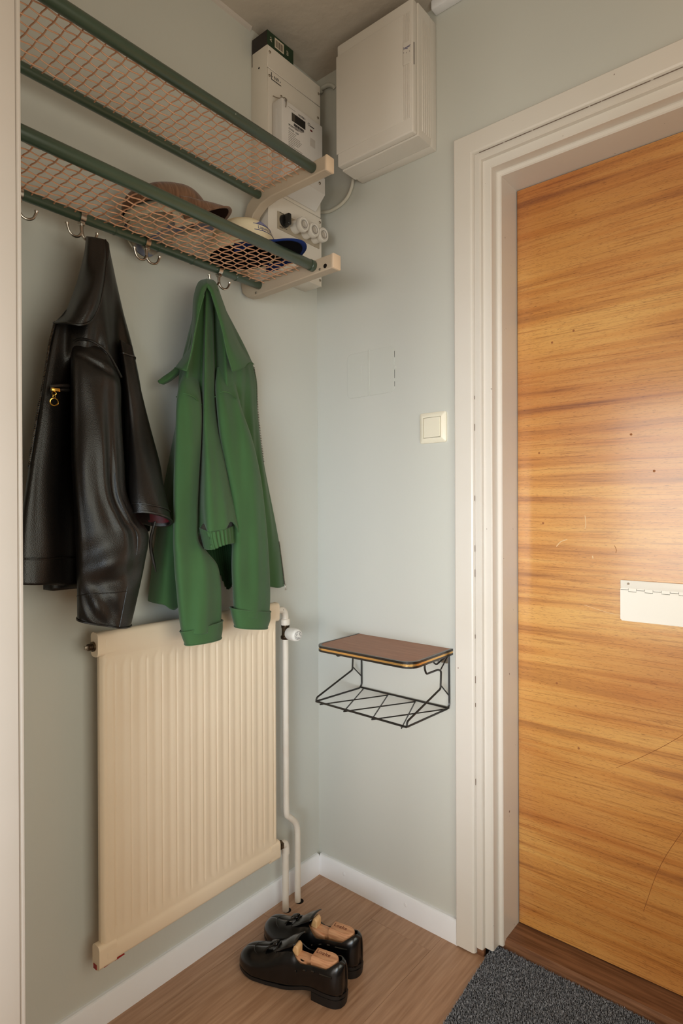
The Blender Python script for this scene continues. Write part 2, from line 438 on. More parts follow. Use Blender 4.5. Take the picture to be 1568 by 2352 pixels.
# holes for the pipes
# baseboards
def bb(name, kind):
    prof = [(0.012, 0), (0, 0), (0, 0.058), (0.002, 0.063), (0.005, 0.065), (0.012, 0.065)]
    mb = MB()
    if kind == 'l': mb.prism([(-p[0], p[1]) for p in prof], 'y', -1.034, 0.0)
    else: mb.prism([(p[0], p[1]) for p in prof], 'x', 0.0, 0.488)
    return struct(name, mb, M_BASEB, smooth=30)
bl = bb('baseboard_left', 'l')
br_ = bb('baseboard_right', 'r')
for k, xx in enumerate((0.10, 0.325)):
    obj('nail_filler', MB().lathe([(0, 0.006), (0.0008, 0.005), (0.001, 0.002)], (xx, 0.0, 0.04), (0, -1, 0), n=14), M_BASEB, br_)
# caulk line and mouldings along the ceiling
struct('trim_4', MB().prism([(-0.012, H), (-0.003, H), (-0.006, H - 0.007), (-0.012, H - 0.010)], 'y', -1.034, -0.265), M_JAMB)
struct('trim_5', MB().box(0.426, 1.75, -0.016, 0.012, H - 0.026, H, bev=0.004), M_BASEB)
# door casing and stepped frame (left jamb, head), white gloss
PROF = [(0.485, 0.012), (0.485, 0.0), (0.488, -0.003), (0.534, -0.003), (0.538, -0.001), (0.540, 0.003), (0.5405, 0.012)]
FRM = [(0.541, 0.012), (0.541, 0.006), (0.5435, 0.005), (0.556, 0.005), (0.5585, 0.008), (0.5590, 0.019), (0.578, 0.019), (0.581, 0.022), (0.5815, 0.048),
       (0.583, 0.051), (0.591, 0.051), (0.5935, 0.054), (0.594, 0.20), (0.541, 0.20)]
XR = 1.494           # right hand edge of the door leaf
def jamb_left(prof, z0, zf):
    # vertical run whose top is mitred so that it meets the head
    n = len(prof); vs = [(p[0], p[1], z0) for p in prof] + [(p[0], p[1], zf(p[0])) for p in prof]
    return MB().add(vs, [tuple(range(n))[::-1], tuple(range(n, 2 * n))] + [(i, (i + 1) % n, n + (i + 1) % n, n + i) for i in range(n)])
def head(prof, zf):
    n = len(prof); vs = [(p[0], p[1], zf(p[0])) for p in prof] + [(XR + 0.594 - p[0], p[1], zf(p[0])) for p in prof]
    return MB().add(vs, [tuple(range(n))[::-1], tuple(range(n, 2 * n))] + [(i, (i + 1) % n, n + (i + 1) % n, n + i) for i in range(n)])
def jamb_right(prof, z0, zf):
    n = len(prof); q = [(XR + 0.594 - p[0], p[1]) for p in prof]
    vs = [(p[0], p[1], z0) for p in q] + [(p[0], p[1], zf(o[0])) for p, o in zip(q, prof)]
    return MB().add(vs, [tuple(range(n))[::-1], tuple(range(n, 2 * n))] + [(i, (i + 1) % n, n + (i + 1) % n, n + i) for i in range(n)])
zf = lambda xx: 2.012 + (0.594 - xx) * 1.0
t1 = struct('trim_1', jamb_left(PROF, 0.004, zf), M_WHITE, smooth=25)
obj('casing_head', head(PROF, zf), M_WHITE, t1, smooth=25)
obj('casing_upright', jamb_right(PROF, 0.004, zf), M_WHITE, t1, smooth=25)
t3 = struct('trim_3', jamb_left(FRM, 0.0175, zf), M_WHITE, smooth=25)
obj('frame_head', head(FRM, zf), M_WHITE, t3, smooth=25)
obj('frame_upright', jamb_right(FRM, 0.0175, zf), M_WHITE, t3, smooth=25)
# jamb of the opening the viewer looks through
t2 = struct('trim_2', MB().box(0.366, 0.380, -1.150, -1.0485, 0.0, H, bev=0.0015).box(0.355, 0.377, -1.0478, -1.0395, 0.0, H, bev=0.003), M_JAMB)
# threshold
th = struct('trim_6', MB().prism([(0.062, 0.0), (0.062, 0.024), (0.068, 0.030), (0.20, 0.031), (0.20, 0.0)], 'x', 0.541, 1.56), M_THRESH, smooth=30)
obj('filler_block', MB().box(0.5415, 0.5605, 0.007, 0.0185, 0.0, 0.017, bev=0.001), M_THRESH, th)
# ------------------------------------------------------------------ entrance door
dr = struct('door_1', MB().box(0.5955, XR - 0.0015, 0.145, 0.187, 0.0335, 2.0105, bev=0.0012, seg=1), M_DOOR)
# letter plate with a long piano hinge
obj('letter_plate', MB().box(0.856, 1.232, 0.1405, 0.1452, 0.960, 0.980, bev=0.002), M_MAIL, dr)
lp = [o for o in dr.children if o.name == 'letter_plate'][0]
fp = MB(); 
z1, z0 = 0.956, 0.882
pts = [(0.856, z0 + .004), (0.860, z0), (1.228, z0), (1.232, z0 + .004)]
n = 21; st = (1.232 - 0.856) / n
up = []
for k in range(n):
    zz = 0.9565 if k % 2 == 0 else 0.9525
    up += [(1.232 - k * st, zz), (1.232 - (k + 1) * st, zz)]
fp.prism(pts + up, 'y', 0.1405, 0.1445)
obj('letter_flap', fp, M_MAIL, dr, smooth=0)
kn = MB()
for k in range(n):
    zz = 0.9575 if k % 2 == 0 else 0.9535
    kn.box(0.856 + (n - 1 - k) * st + .0004, 0.856 + (n - k) * st - .0004, 0.1408, 0.1446, zz, 0.9606)
obj('hinge_leaf', kn, M_MAIL, dr, smooth=0)
obj('hinge_gap', MB().box(0.857, 1.231, 0.1430, 0.1455, 0.950, 0.962), M_HOLE, dr, smooth=0)
screw('screw', (0.874, 0.1405, 0.9715), (0, -1, 0), 0.0028, dr)
screw('screw', (1.214, 0.1405, 0.9715), (0, -1, 0), 0.0028, dr)

# scratches in the varnish and cracks in the paint
M_SCR = mat('light_scratch', lin(238, 210, 168), rough=0.6); M_SCRD = mat('dark_scratch', lin(150, 92, 44), rough=0.6)
def scratch(pts, m, r=.0006):
    p = smooth_path([(a, 0.1449, b) for a, b in pts], 14)
    obj('scratch', MB().tube(p, r, n=4), m, dr, smooth=0)
scratch([(0.700, 1.055), (0.712, 1.068), (0.728, 1.074)], M_SCR, .0009)
scratch([(0.772, 1.135), (0.774, 1.115), (0.772, 1.102)], M_SCR, .0008)
scratch([(0.790, 1.035), (0.791, 1.028)], M_SCR, .0012)
scratch([(0.842, 1.062), (0.846, 1.052), (0.845, 1.044)], M_SCRD)
scratch([(0.770, 0.910), (0.82, 0.898), (0.856, 0.893)], M_SCR, .0005)
scratch([(0.905, 0.195), (0.935, 0.30), (0.97, 0.38), (1.02, 0.47), (1.08, 0.56)], M_SCRD, .0006)
scratch([(0.845, 0.52), (0.90, 0.56), (0.95, 0.60), (1.0, 0.645)], M_SCRD, .0005)
for a, b in ((0.690, 1.585), (0.745, 1.605), (0.655, 1.30), (0.665, 1.115), (0.70, 0.70), (0.755, 0.545), (0.93, 1.24), (0.88, 1.33)):
    obj('knot', MB().lathe([(0, .0030), (.0003, .0012)], (a, 0.1449, b), (0, -1, 0), n=8), M_SCRD, dr, smooth=0)
random.seed(21)
M_CRACK = mat('paint_crack', lin(128, 108, 92), rough=0.8)
z = 0.35
while z < 2.04:
    l = random.uniform(.005, .028)
    if random.random() < .40: obj('paint_crack', MB().box(0.5402, 0.5406, 0.0035, 0.0058, z, z + l), M_CRACK, t1, smooth=0)
    z += l + random.uniform(.01, .12)
x = 0.556
while x < 1.2:
    l = random.uniform(.02, .13); obj('paint_crack', MB().box(x, x + l, 0.0035, 0.0058, 2.0650, 2.06525), M_CRACK, t1, smooth=0); x += l + random.uniform(.002, .006)
# ------------------------------------------------------------------ hat rack
rack = thing('hat_rack', 'two-tier wall hat rack of green tubes and copper wire mesh on cream brackets', 'hat rack', (-0.012, -0.65, 1.757))
YE, YL = -0.3045, -1.024
XB, XF = 0.066, 0.262
for zz in (1.756, 1.999):
    for xx, rr in ((XB, 0.0105), (XF, 0.0125)):
        t = obj('tube', MB().lathe([(0, rr * .8), (.0015, rr), (YE - YL - .0015, rr), (YE - YL, rr * .92)], (xx, YL, zz), (0, 1, 0), n=20), M_TUBE, rack)
    if zz < 1.9:
        for yy in (-0.725, -0.617, -0.389, -0.525):
            obj('tube_ring', MB().lathe([(0, .0105), (.0008, .0114), (.003, .0114), (.0038, .0105)], (XB, yy, zz), (0, 1, 0), n=20), M_TUBE, rack)
        obj('tube_collar', MB().lathe([(0, .0125), (.001, .0136), (.012, .0136), (.013, .0125)], (XF, -0.318, zz), (0, 1, 0), n=20), M_TUBE, rack)

def wire_mesh(zz):
    mb = MB()
    x0, x1 = XB + 0.002, XF - 0.004
    nx = 9; p = (x1 - x0) / nx
    ny = int((YE - 0.004 - YL - 0.02) / p)
    y1 = YE - 0.004; y0 = y1 - ny * p
    A = 0.00125; r = 0.0014
    k = 6
    for i in range(1, nx):
        pts = [(x0 + i * p + A * .30 * math.sin(PI * q / k + PI * i), y1 - p * q / k + 0, zz + A * math.cos(PI * q / k + PI * i)) for q in range(ny * k + 1)]
        mb.tube(pts, r, n=5)
    for j in range(1, ny):
        pts = [(x0 + p * q / k, y1 - j * p + A * .30 * math.sin(PI * q / k + PI * j), zz - A * math.cos(PI * q / k + PI * j)) for q in range(-2, nx * k + 2)]
        mb.tube(pts, r, n=5)
    o = obj('wire_mesh', mb, M_COPPER, rack, smooth=60, fix=False)
    o['kind'] = 'stuff'
wire_mesh(1.7575); wire_mesh(2.0005)

def bracket(y0, y1):
    # upper arm, curve down along the wall, lower arm: one bent rectangular tube
    o_ = [(0.302, 2.017), (0.085, 2.017), (0.048, 2.010), (0.018, 1.990), (0.000, 1.955), (-0.010, 1.910), (-0.010, 1.770), (-0.004, 1.752), (0.012, 1.738), (0.040, 1.733), (0.322, 1.737)]
    i_ = [(0.322, 1.772), (0.060, 1.768), (0.036, 1.772), (0.022, 1.786), (0.016, 1.805), (0.016, 1.885), (0.024, 1.925), (0.042, 1.956), (0.070, 1.974), (0.110, 1.981), (0.302, 1.981)]
    b = MB(); b.prism(o_ + i_, 'y', y0, y1)
    o = obj('bracket', b, M_BRACKET, rack, smooth=35)
    md = o.modifiers.new('bevel', 'BEVEL'); md.width = 0.0025; md.segments = 2; md.limit_method = 'ANGLE'; md.angle_limit = math.radians(40)
    obj('end_cap', MB().box(0.3005, 0.308, y0 - .0005, y1 + .0005, 1.9805, 2.0175, bev=0.002), M_CREAMCAP, o)
    obj('end_cap', MB().box(0.3205, 0.328, y0 - .0005, y1 + .0005, 1.7365, 1.7725, bev=0.002), M_CREAMCAP, o)
    return o
b = bracket(-0.3042, -0.277)
obj('bore_hole', MB().lathe([(0, .0055), (.0006, .0055)], (0.301, -0.3041, 1.747), (0, -1, 0), n=18), M_HOLE, b)
screw('screw', (0.284, -0.304, 1.743), (0, -1, 0), .0032, b)
screw('screw', (0.052, -0.304, 1.740), (0, -1, 0), .0032, b)
bracket(-1.0415, -1.0240)

def coat_hook(yc):
    # nickel double hook: clip round the tube, stem, two upturned prongs
    xs = XB + 0.002
    h = MB()
    zt = 1.756
    # clip
    arc = []
    for a in range(-110, 121, 10):
        an = math.radians(a)
        arc.append((XB + math.cos(an) * 0.0122, math.sin(an) * 0.0122 + zt))
    outer = [(XB + (x - XB) * 1.18, zt + (z - zt) * 1.18) for x, z in arc]
    h.prism(arc + outer[::-1], 'y', yc - 0.0055, yc + 0.0055)
    h.box(XB - 0.003, XB + 0.009, yc - 0.0045, yc + 0.0045, zt - 0.019, zt - 0.0115, bev=0.001)
    o = obj('coat_hook', h, M_STEEL, rack, smooth=35)
    pr = MB()
    stem = smooth_path([(xs, yc, zt - .017), (xs, yc, zt - .026), (xs, yc + .001, zt - .034), (xs, yc + .003, zt - .040)], 8)
    pr.tube(stem, [0.0042, .0040, .0038, .0036, .0036, .0036, .0035, .0034], n=10)
    for s in (-1, 1):
        path = smooth_path([(xs, yc, zt - .033), (xs, yc + s * .006, zt - .042), (xs + .001, yc + s * .016, zt - .045),
                            (xs + .002, yc + s * .026, zt - .040), (xs + .003, yc + s * .031, zt - .029), (xs + .003, yc + s * .032, zt - .024)], 16)
        pr.tube(path, [.0034 - .0008 * math.sin(PI * k / 15) + (.0010 if k > 13 else 0) for k in range(16)], n=10)
    obj('hook_prongs', pr, M_STEEL, o, smooth=60)
    return o
for yy in (-0.920, -0.797, -0.6475, -0.4435): coat_hook(yy)
# ------------------------------------------------------------------ caps
def cap(name, label, c, rad, hgt, ang, m_crown, m_brim, m_in, tilt=0.0, roll=0.0, brim_len=0.072, droop=0.014, under=None, sag=0.0, button=True):
    sd = PI - ang
    t = thing(name, label, 'cap', c, 0.0, None)
    R = Matrix.Translation(Vector(c)) @ Matrix.Rotation(ang, 4, 'Z') @ Matrix.Rotation(tilt, 4, 'Y') @ Matrix.Rotation(roll, 4, 'X')
    nt, nv = 72, 18
    rows = []
    for j in range(nv):
        v = j / (nv - 1); ph = v * PI / 2 * 0.97
        row = []
        for i in range(nt):
            th = 2 * PI * i / nt
            seam = 1 - 0.010 * (abs(math.cos(3 * th)) ** 14)
            rr = (math.cos(ph) ** 0.62) * seam
            zz = math.sin(ph) ** 0.95 * hgt
            ex, ey = rad * 1.10, rad * 0.92
            wob = 1 + 0.035 * noise.noise(Vector((math.cos(th) * 1.6, math.sin(th) * 1.6, v * 2 + c[1] * 9)))
            dip = -sag * (1 - v) * max(0.0, math.cos(th - sd)) ** 4
            row.append(R @ Vector((ex * rr * math.cos(th) * wob, ey * rr * math.sin(th) * wob, zz + dip)))
        rows.append(row)
    mb = MB().grid(rows, close_u=True)
    tip = [len(mb.v) - nt + k for k in range(nt)]
    mb.f.append(tuple(tip))
    obj('crown', mb, m_crown, t, smooth=60, solid=0.0016, offset=-1)
    rin = [[R @ (Vector((0, 0, 0.0012)) + (R.inverted() @ p - Vector((0, 0, 0))) * (0.962)) for p in row] for row in rows]
    obj('lining', MB().grid(rin, close_u=True), m_in, t, smooth=60)
    if button:
        obj('button', MB().lathe([(0, .006), (.003, .005), (.0045, .002)], R @ Vector((0, 0, hgt - .001)), (R.to_3x3() @ Vector((0, 0, 1))), n=14), m_crown, t)
    # brim: from the rim forward, bowed across its width
    nb, mbk = 28, 10
    top = []
    for j in range(mbk):
        v = j / (mbk - 1)
        row = []
        for i in range(nb):
            u = i / (nb - 1); th = (u - .5) * math.radians(146)
            ex, ey = rad * 1.10, rad * 0.92
            inner = Vector((ex * math.cos(th) * .99, ey * math.sin(th) * .99, 0.004))
            prof = max(0.0, math.cos((u - .5) * PI)) ** 0.55
            outer = Vector((ex * math.cos(th) + brim_len * prof, ey * math.sin(th) * (1.0 + .05 * prof), 0.002))
            p = inner.lerp(outer, v)
            p.z += -droop * (abs(u - .5) * 2) ** 2 * v * 1.25 + 0.004 * math.sin(v * PI) - .004 * v
            row.append(R @ p)
        top.append(row)
    br = obj('brim', MB().grid(top), m_brim, t, smooth=60, solid=0.0030, offset=-1)
    if under:
        dn = (R.to_3x3() @ Vector((0, 0, -0.0036)))
        obj('brim_underside', MB().grid([[p + dn for p in r[1:-1]] for r in top[:-1]]), under, t, smooth=60)
    rim = MB().tube([top[-1][i] for i in range(nb)], 0.0024, n=6)
    obj('brim_edge', rim, m_brim, t)
    # sweat band
    sw = []
    for j in range(3):
        sw.append([R @ Vector((rad * 1.10 * .955 * .95 * math.cos(2 * PI * i / nt), rad * .92 * .925 * math.sin(2 * PI * i / nt), 0.001 + j * .006 - sag * (1 - j * .06) * max(0.0, math.cos(2 * PI * i / nt - sd)) ** 4)) for i in range(nt)])
    obj('sweatband', MB().grid(sw, close_u=True), m_in, t, smooth=60)
    return t, R
cap('corduroy_cap', 'brown corduroy cap stacked over the cream corduroy cap on the lower rack shelf', (0.100, -0.619, 1.818), 0.086, 0.053, math.radians(58), M_CORD, M_CORD, M_CORDIN, tilt=-0.20, droop=.034, brim_len=.054, under=M_CORDIN)
cap('corduroy_cap', 'cream corduroy cap with a printed lining lying beneath the brown corduroy cap', (0.094, -0.628, 1.790), 0.074, 0.044, math.radians(58), M_CREAMCORD, M_CREAMCORD, M_PLAID, tilt=-0.20, droop=.024, brim_len=.050, sag=0.046, under=M_PLAID, button=False)
wc, WR = cap('baseball_cap', 'cream cotton cap with navy brim and blue lettering at the end of the rack', (0.117, -0.408, 1.7835), 0.080, 0.088, math.radians(14), M_CREAMCLOTH, M_NAVY, M_DKNAVY, tilt=-0.03, droop=.012, brim_len=.088, under=M_DKNAVY)
# ------------------------------------------------------------------ meter cabinet on the left wall
XC = 0.055
mc = thing('meter_cabinet', 'tall cream sheet metal meter cabinet in the corner, marked N9', 'cabinet', (-0.012, -0.152, 2.03))
obj('housing', MB().box(-0.012, XC - .002, -0.262, -0.044, 2.036, 2.436, bev=.0015), M_GREY, mc)
obj('top_cover', MB().box(XC - .002, XC + .0005, -0.2615, -0.0445, 2.3735, 2.4355, bev=.001, seg=1), M_GREY, mc)
obj('front_cover', MB().box(XC - .002, XC + .0005, -0.2615, -0.0445, 2.037, 2.3722, bev=.001, seg=1), M_GREY, mc)
obj('seam', MB().box(XC - .003, XC - .0015, -0.261, -0.045, 2.3718, 2.3740), M_HOLE, mc, smooth=0)
for yy, zz in ((-0.2535, 2.418), (-0.053, 2.409), (-0.2555, 2.352), (-0.056, 2.335), (-0.21, 2.318)):
    screw('screw', (XC, yy, zz), (1, 0, 0), .0036, mc)
obj('side_hole', MB().lathe([(0, .0028), (.0004, .0028)], (0.021, -0.262, 2.385), (0, -1, 0), n=12), M_HOLE, mc)
obj('side_slot', MB().box(-0.008, -0.006, -0.2624, -0.2615, 2.40, 2.435), M_HOLE, mc, smooth=0)
lab = obj('number_label', MB().box(XC + .0002, XC + .0012, -0.2475, -0.211, 2.346, 2.365), M_GREY, mc, smooth=0)
text('lettering', 'N9', 0.0145, (XC + .0014, -0.2385, 2.3505), (0, 1, 0), (0, 0, 1), M_INK, lab)
obj('label_edge', MB().box(XC + .0010, XC + .0020, -0.2475, -0.211, 2.3455, 2.3470).box(XC + .0010, XC + .0020, -0.2485, -0.2473, 2.3455, 2.365), M_INK, lab, smooth=0)
for yy in (-0.2435, -0.2145): obj('rivet', MB().lathe([(0, .0022), (.001, .0016)], (XC + .001, yy, 2.355), (1, 0, 0), n=10), M_INKGREY, lab)
# ------------------------------------------------------------------ electricity meter
em = thing('electricity_meter', 'pale plastic electricity meter with dark display on the cabinet front', 'electricity meter', (XC, -0.165, 2.16))
XM = 0.095
obj('meter_case', MB().box(XC + .0022, XM, -0.2465, -0.0790, 2.132, 2.281, bev=.003), M_METER, em)
obj('meter_back', MB().box(XC + .0022, XC + .026, -0.2475, -0.0620, 2.120, 2.262, bev=.006), M_METER, em)
# terminal cover with slanted underside
obj('terminal_cover', MB().prism([(XC + .0022, 2.1315), (XM + .0005, 2.1315), (XM + .0005, 2.083), (XC + .0022, 2.046)], 'y', -0.2465, -0.0700), M_METER, em, smooth=20)
screw('sealing_screw', (XM, -0.094, 2.108), (1, 0, 0), .004, em)
dp = obj('display_window', MB().box(XM - .001, XM + .0006, -0.2080, -0.1530, 2.235, 2.258, bev=.0005, seg=1), M_BLACK, em, smooth=0)
obj('display_glass', MB().box(XM + .0002, XM + .0009, -0.2070, -0.1960, 2.2365, 2.2565), mat('display_grey', lin(70, 62, 52), rough=.3), dp, smooth=0)
text('maker_lettering', 'NORRY', 0.0085, (XM + .0003, -0.1815, 2.2615), (0, 1, 0), (0, 0, 1), M_INK, em)
text('logo_lettering', 'Wattson', 0.0062, (XM + .0003, -0.1370, 2.2520), (0, 1, 0), (0, 0, 1), M_INK, em) if False else None
lg = MB().tube([(XM + .0004, -0.1385 + .004 * math.cos(a * PI / 8), 2.2585 + .004 * math.sin(a * PI / 8)) for a in range(16)], .0006, n=4, closed=True)
lg.box(XM, XM + .0006, -0.1330, -0.1165, 2.2550, 2.2575)
obj('logo', lg, M_INK, em, smooth=0)
obj('pulse_led', MB().box(XM - .001, XM + .0008, -0.1330, -0.1235, 2.2425, 2.2475, bev=.0012), mat('red_led', lin(92, 18, 20), rough=.25), em)
text('type_lettering', 'ST2341-ZSGC', 0.0068, (XM + .0003, -0.2210, 2.2160), (0, 1, 0), (0, 0, 1), M_INK, em)
text('approval_lettering', 'CE M23  1259', 0.0068, (XM + .0003, -0.2210, 2.2060), (0, 1, 0), (0, 0, 1), M_INK, em)
random.seed(5)
bc = MB(); yy = -0.2000
while yy < -0.1600:
    w = random.choice((.0006, .0010, .0016)); bc.box(XM, XM + .0005, yy, yy + w, 2.2245, 2.2315); yy += w + random.choice((.0006, .0009))
bc.box(XM, XM + .0005, -0.1970, -0.1620, 2.2220, 2.2230)
obj('barcode', bc, M_INK, em, smooth=0)
fp = MB()
for k in range(9):
    zz = 2.2000 - k * .0048
    yy = -0.2210
    end = -0.2210 + (.030, .027, .045, .052, .050, .045, .040, .022, .055)[k]
    while yy < end:
        w = random.uniform(.003, .008); fp.box(XM, XM + .0004, yy, min(yy + w, end), zz, zz + .0014); yy += w + .0013
fp.box(XM, XM + .0004, -0.2225, -0.1945, 2.2665, 2.2672)
fp.box(XM, XM + .0004, -0.2210, -0.168, 2.219, 2.2206)
obj('fine_print', fp, M_INKGREY, em, smooth=0)['kind'] = 'stuff'
sy = MB()
for k, yy in enumerate((-0.2200, -0.2090, -0.1985, -0.1885, -0.1790)):
    sy.tube([(XM + .0004, yy + .003 * math.cos(a * PI / 3 + k), 2.1530 + .003 * math.sin(a * PI / 3 + k)) for a in range(6)], .0004, n=4, closed=True)
obj('approval_symbols', sy, M_INKGREY, em, smooth=0)
obj('service_window', MB().box(XM - .0005, XM + .0006, -0.1340, -0.1120, 2.200, 2.224, bev=.0005, seg=1), mat('pale_grey', lin(188, 180, 174), rough=.4), em, smooth=0)
obj('seal_wire', MB().tube(smooth_path([(XC + .004, -0.2450, 2.300), (XC + .016, -0.2360, 2.293), (XM + .002, -0.2340, 2.283), (XM + .004, -0.2335, 2.268), (XM + .002, -0.2335, 2.258)], 14), .0012, n=6), M_SCREW, em)
obj('seal', MB().lathe([(0, .0035), (.003, .0035)], (XM + .002, -0.2338, 2.277), (1, 0, 0), n=10), M_INKGREY, em)
# ------------------------------------------------------------------ fuse box (lower part of the cabinet)
fb = thing('fuse_box', 'cream fuse box with three porcelain screw fuses and a black switch', 'fuse box', (-0.012, -0.152, 1.829))
obj('housing', MB().box(-0.012, XC - .001, -0.262, -0.044, 1.829, 2.0345, bev=.0015), M_GREY, fb)
obj('front_cover', MB().box(XC - .001, XC + .0025, -0.2635, -0.0430, 1.828, 2.0340, bev=.0012, seg=1), M_GREY, fb)
for yy, zz in ((-0.2555, 2.022), (-0.0515, 2.021), (-0.0515, 1.846), (-0.255, 1.846)): screw('screw', (XC + .002, yy, zz), (1, 0, 0), .0038, fb)
strip = obj('fuse_strip', MB().box(XC + .002, XC + .006, -0.2300, -0.0560, 1.939, 1.988, bev=.0008, seg=1), mat('strip_bakelite', lin(168, 154, 134), rough=.45), fb, smooth=0)
def fuse(yc, zc):
    X0 = XC + .006
    o = obj('screw_fuse', MB().lathe([(0, .0185), (.004, .0190), (.010, .0175), (.022, .0160), (.0235, .0185), (.026, .0205), (.036, .0205), (.0395, .0190), (.0405, .0165), (.0385, .0110), (.0340, .0105)], (X0, yc, zc), (1, 0, -0.05), n=28), M_SWPORC, fb)
    obj('fuse_window', MB().lathe([(0, .0104), (.001, .0104), (.0025, .0040)], (X0 + .0335, yc, zc - .0017), (1, 0, -0.05), n=20), M_SWGLASS, o)
    ring = [(X0 + .0402, yc + .0108 * math.cos(a * PI / 10), zc - .002 + .0108 * math.sin(a * PI / 10)) for a in range(20)]
    obj('window_ring', MB().tube(ring, .0007, n=5, closed=True), M_INKGREY, o)
M_SWPORC = mat('porcelain', lin(212, 204, 194), rough=.18, coat=.4)
M_SWGLASS = mat('fuse_glass', lin(186, 176, 164), rough=.2)
for yc in (-0.164, -0.120, -0.080): fuse(yc, 1.9640)
kb = obj('switch_knob', MB().lathe([(0, .0175), (.004, .0175), (.006, .0165), (.007, .010)], (XC + .006, -0.2065, 1.966), (1, 0, 0), n=24), M_BLACK, fb)
obj('switch_grip', MB().box(XC + .010, XC + .032, -0.2130, -0.2000, 1.9500, 1.9830, bev=.005, seg=3), M_BLACK, kb)
for zz, w in ((1.9465, .030), (1.9440, .014), (1.9855, .018)):
    obj('strip_print', MB().box(XC + .0058, XC + .0064, -0.2240, -0.2240 + w, zz, zz + .0012), M_INK, fb, smooth=0)
# ------------------------------------------------------------------ carton on top of the cabinet
cb = thing('bulb_carton', 'small dark green and black cardboard carton on top of the meter cabinet', 'carton', (0.02, -0.21, 2.4365))
obj('carton_body', MB().box(-0.008, 0.0535, -0.2615, -0.1590, 2.4368, 2.4770, bev=.0006, seg=1), M_CARDBLK, cb, smooth=0)
fc = obj('printed_face', MB().box(0.0532, 0.0544, -0.2612, -0.1593, 2.4370, 2.4768), M_CARD, cb, smooth=0)
bl_ = obj('barcode_label', MB().box(0.0540, 0.0548, -0.2330, -0.1980, 2.4440, 2.4710), M_PAPER, cb, smooth=0)
mb = MB(); yy = -0.2300
while yy < -0.2020:
    w = random.choice((.0008, .0014, .0022)); mb.box(0.0546, 0.0551, yy, yy + w, 2.4470, 2.4660); yy += w + random.choice((.0009, .0014))
obj('bars', mb, mat('barcode_brown', lin(96, 84, 72), rough=.8), bl_, smooth=0)
text('carton_lettering', 'A+', 0.011, (0.0546, -0.2440, 2.4510), (0, 0, 1), (0, -1, 0), M_PAPER, cb)
text('carton_lettering', 'E27', 0.009, (0.0546, -0.1800, 2.4490), (0, 0, 1), (0, -1, 0), M_PAPER, cb)
# ------------------------------------------------------------------ breaker cabinet on the right wall
bk = thing('breaker_cabinet', 'white plastic breaker cabinet under the ceiling to the left of the door', 'cabinet', (0.297, 0.012, 2.29))
X0, X1, Z0, Z1, YF = 0.171, 0.426, 2.122, 2.466, -0.103
obj('back_box', MB().box(X0 + .003, X1, -0.018, 0.012, Z0, Z1, bev=.002), M_BOXW, bk)
def pl(y_, dx, dz):  # outline ring at depth y_
    return [(X0 + dx, y_, Z0 + dz), (X1 - dx, y_, Z0 + dz), (X1 - dx, y_, Z1 - dz), (X0 + dx, y_, Z1 - dz)]
mb = MB(); lv = [pl(-0.018, .001, .001), pl(-0.020, .0, .0), pl(-0.078, .0, .0), pl(-0.081, .0025, .0025)]
vs = [p for q in lv for p in q]; fs = []
for k in range(3):
    for i in range(4): fs.append((k * 4 + i, k * 4 + (i + 1) % 4, (k + 1) * 4 + (i + 1) % 4, (k + 1) * 4 + i))
fs += [(3, 2, 1, 0), (12, 13, 14, 15)]
obj('cover', mb.add(vs, fs), M_BOXW, bk, smooth=20)
dc = obj('front_door', MB().box(X0 + .001, X1 - .001, YF, -0.0815, Z0 + .001, Z1 - .001, bev=.004, seg=3), M_BOXW, bk)
obj('raised_panel', MB().box(X0 - .0015, X1 - .030, YF - .0020, YF + .002, Z0 + .036, Z1 - .032, bev=.0018), M_BOXW, dc)
for k in range(4):
    xx = X1 - .0270 + k * .0052
    obj('grip_rib', MB().box(xx, xx + .0026, YF - .0016, YF + .001, Z0 + .038, Z1 - .034, bev=.0007, seg=1), M_BOXW, dc)
pt = obj('label_plate', MB().box(X1 - .0285, X1 - .0055, YF - .0028, YF + .001, 2.300, 2.357, bev=.0006, seg=1), M_BOXW, dc)
text('maker_lettering', 'hager', 0.0098, (X1 - .0272, YF - .0030, 2.3400), (1, 0, 0), (0, 0, 1), M_BLUEINK, pt)
for xx, zz in ((X1 - .0270, 2.331), (X1 - .0190, 2.328), (X1 - .0090, 2.327)):
    obj('label_dot', MB().box(xx, xx + .0012, YF - .0032, YF - .0025, zz, zz + .003), M_INKGREY, pt, smooth=0)
for k in range(5):
    yy = -0.060 + k * .0095
    obj('side_rib', MB().box(X1 - .001, X1 + .0014, yy, yy + .005, Z0 + .02, Z1 - .03, bev=.0007, seg=1), M_BOXW, bk)
obj('latch_slot', MB().box(X1 - .0012, X1 + .0006, YF + .004, YF + .0065, 2.296, 2.352), M_INKGREY, bk, smooth=0)
# ------------------------------------------------------------------ cable and pipe stub
cbl = obj('cable', MB().tube(smooth_path([(0.000, 0.006, 2.094), (0.018, 0.006, 2.086), (0.050, 0.006, 2.080), (0.090, 0.006, 2.085), (0.118, 0.006, 2.099), (0.134, 0.006, 2.120), (0.142, 0.004, 2.140), (0.174, -0.002, 2.135)][:7] + [(0.143, 0.006, 2.160), (0.146, 0.006, 2.20)], 40), .0052, n=10), M_CABLE)
cbl['label'] = 'pale cable bending along the wall from cabinet corner to breaker cabinet'; cbl['category'] = 'cable'
stub = thing('pipe_stub', 'short overpainted pipe stub with clamp in the top corner by the ceiling', 'pipe', (0.02, 0.012, 2.46))
obj('stub', MB().tube(smooth_path([(0.000, 0.002, 2.462), (0.020, 0.001, 2.470), (0.045, 0.002, 2.470), (0.062, 0.006, 2.462), (0.066, 0.0115, 2.455)], 16), .0065, n=10), M_WALLPLASTIC, stub)
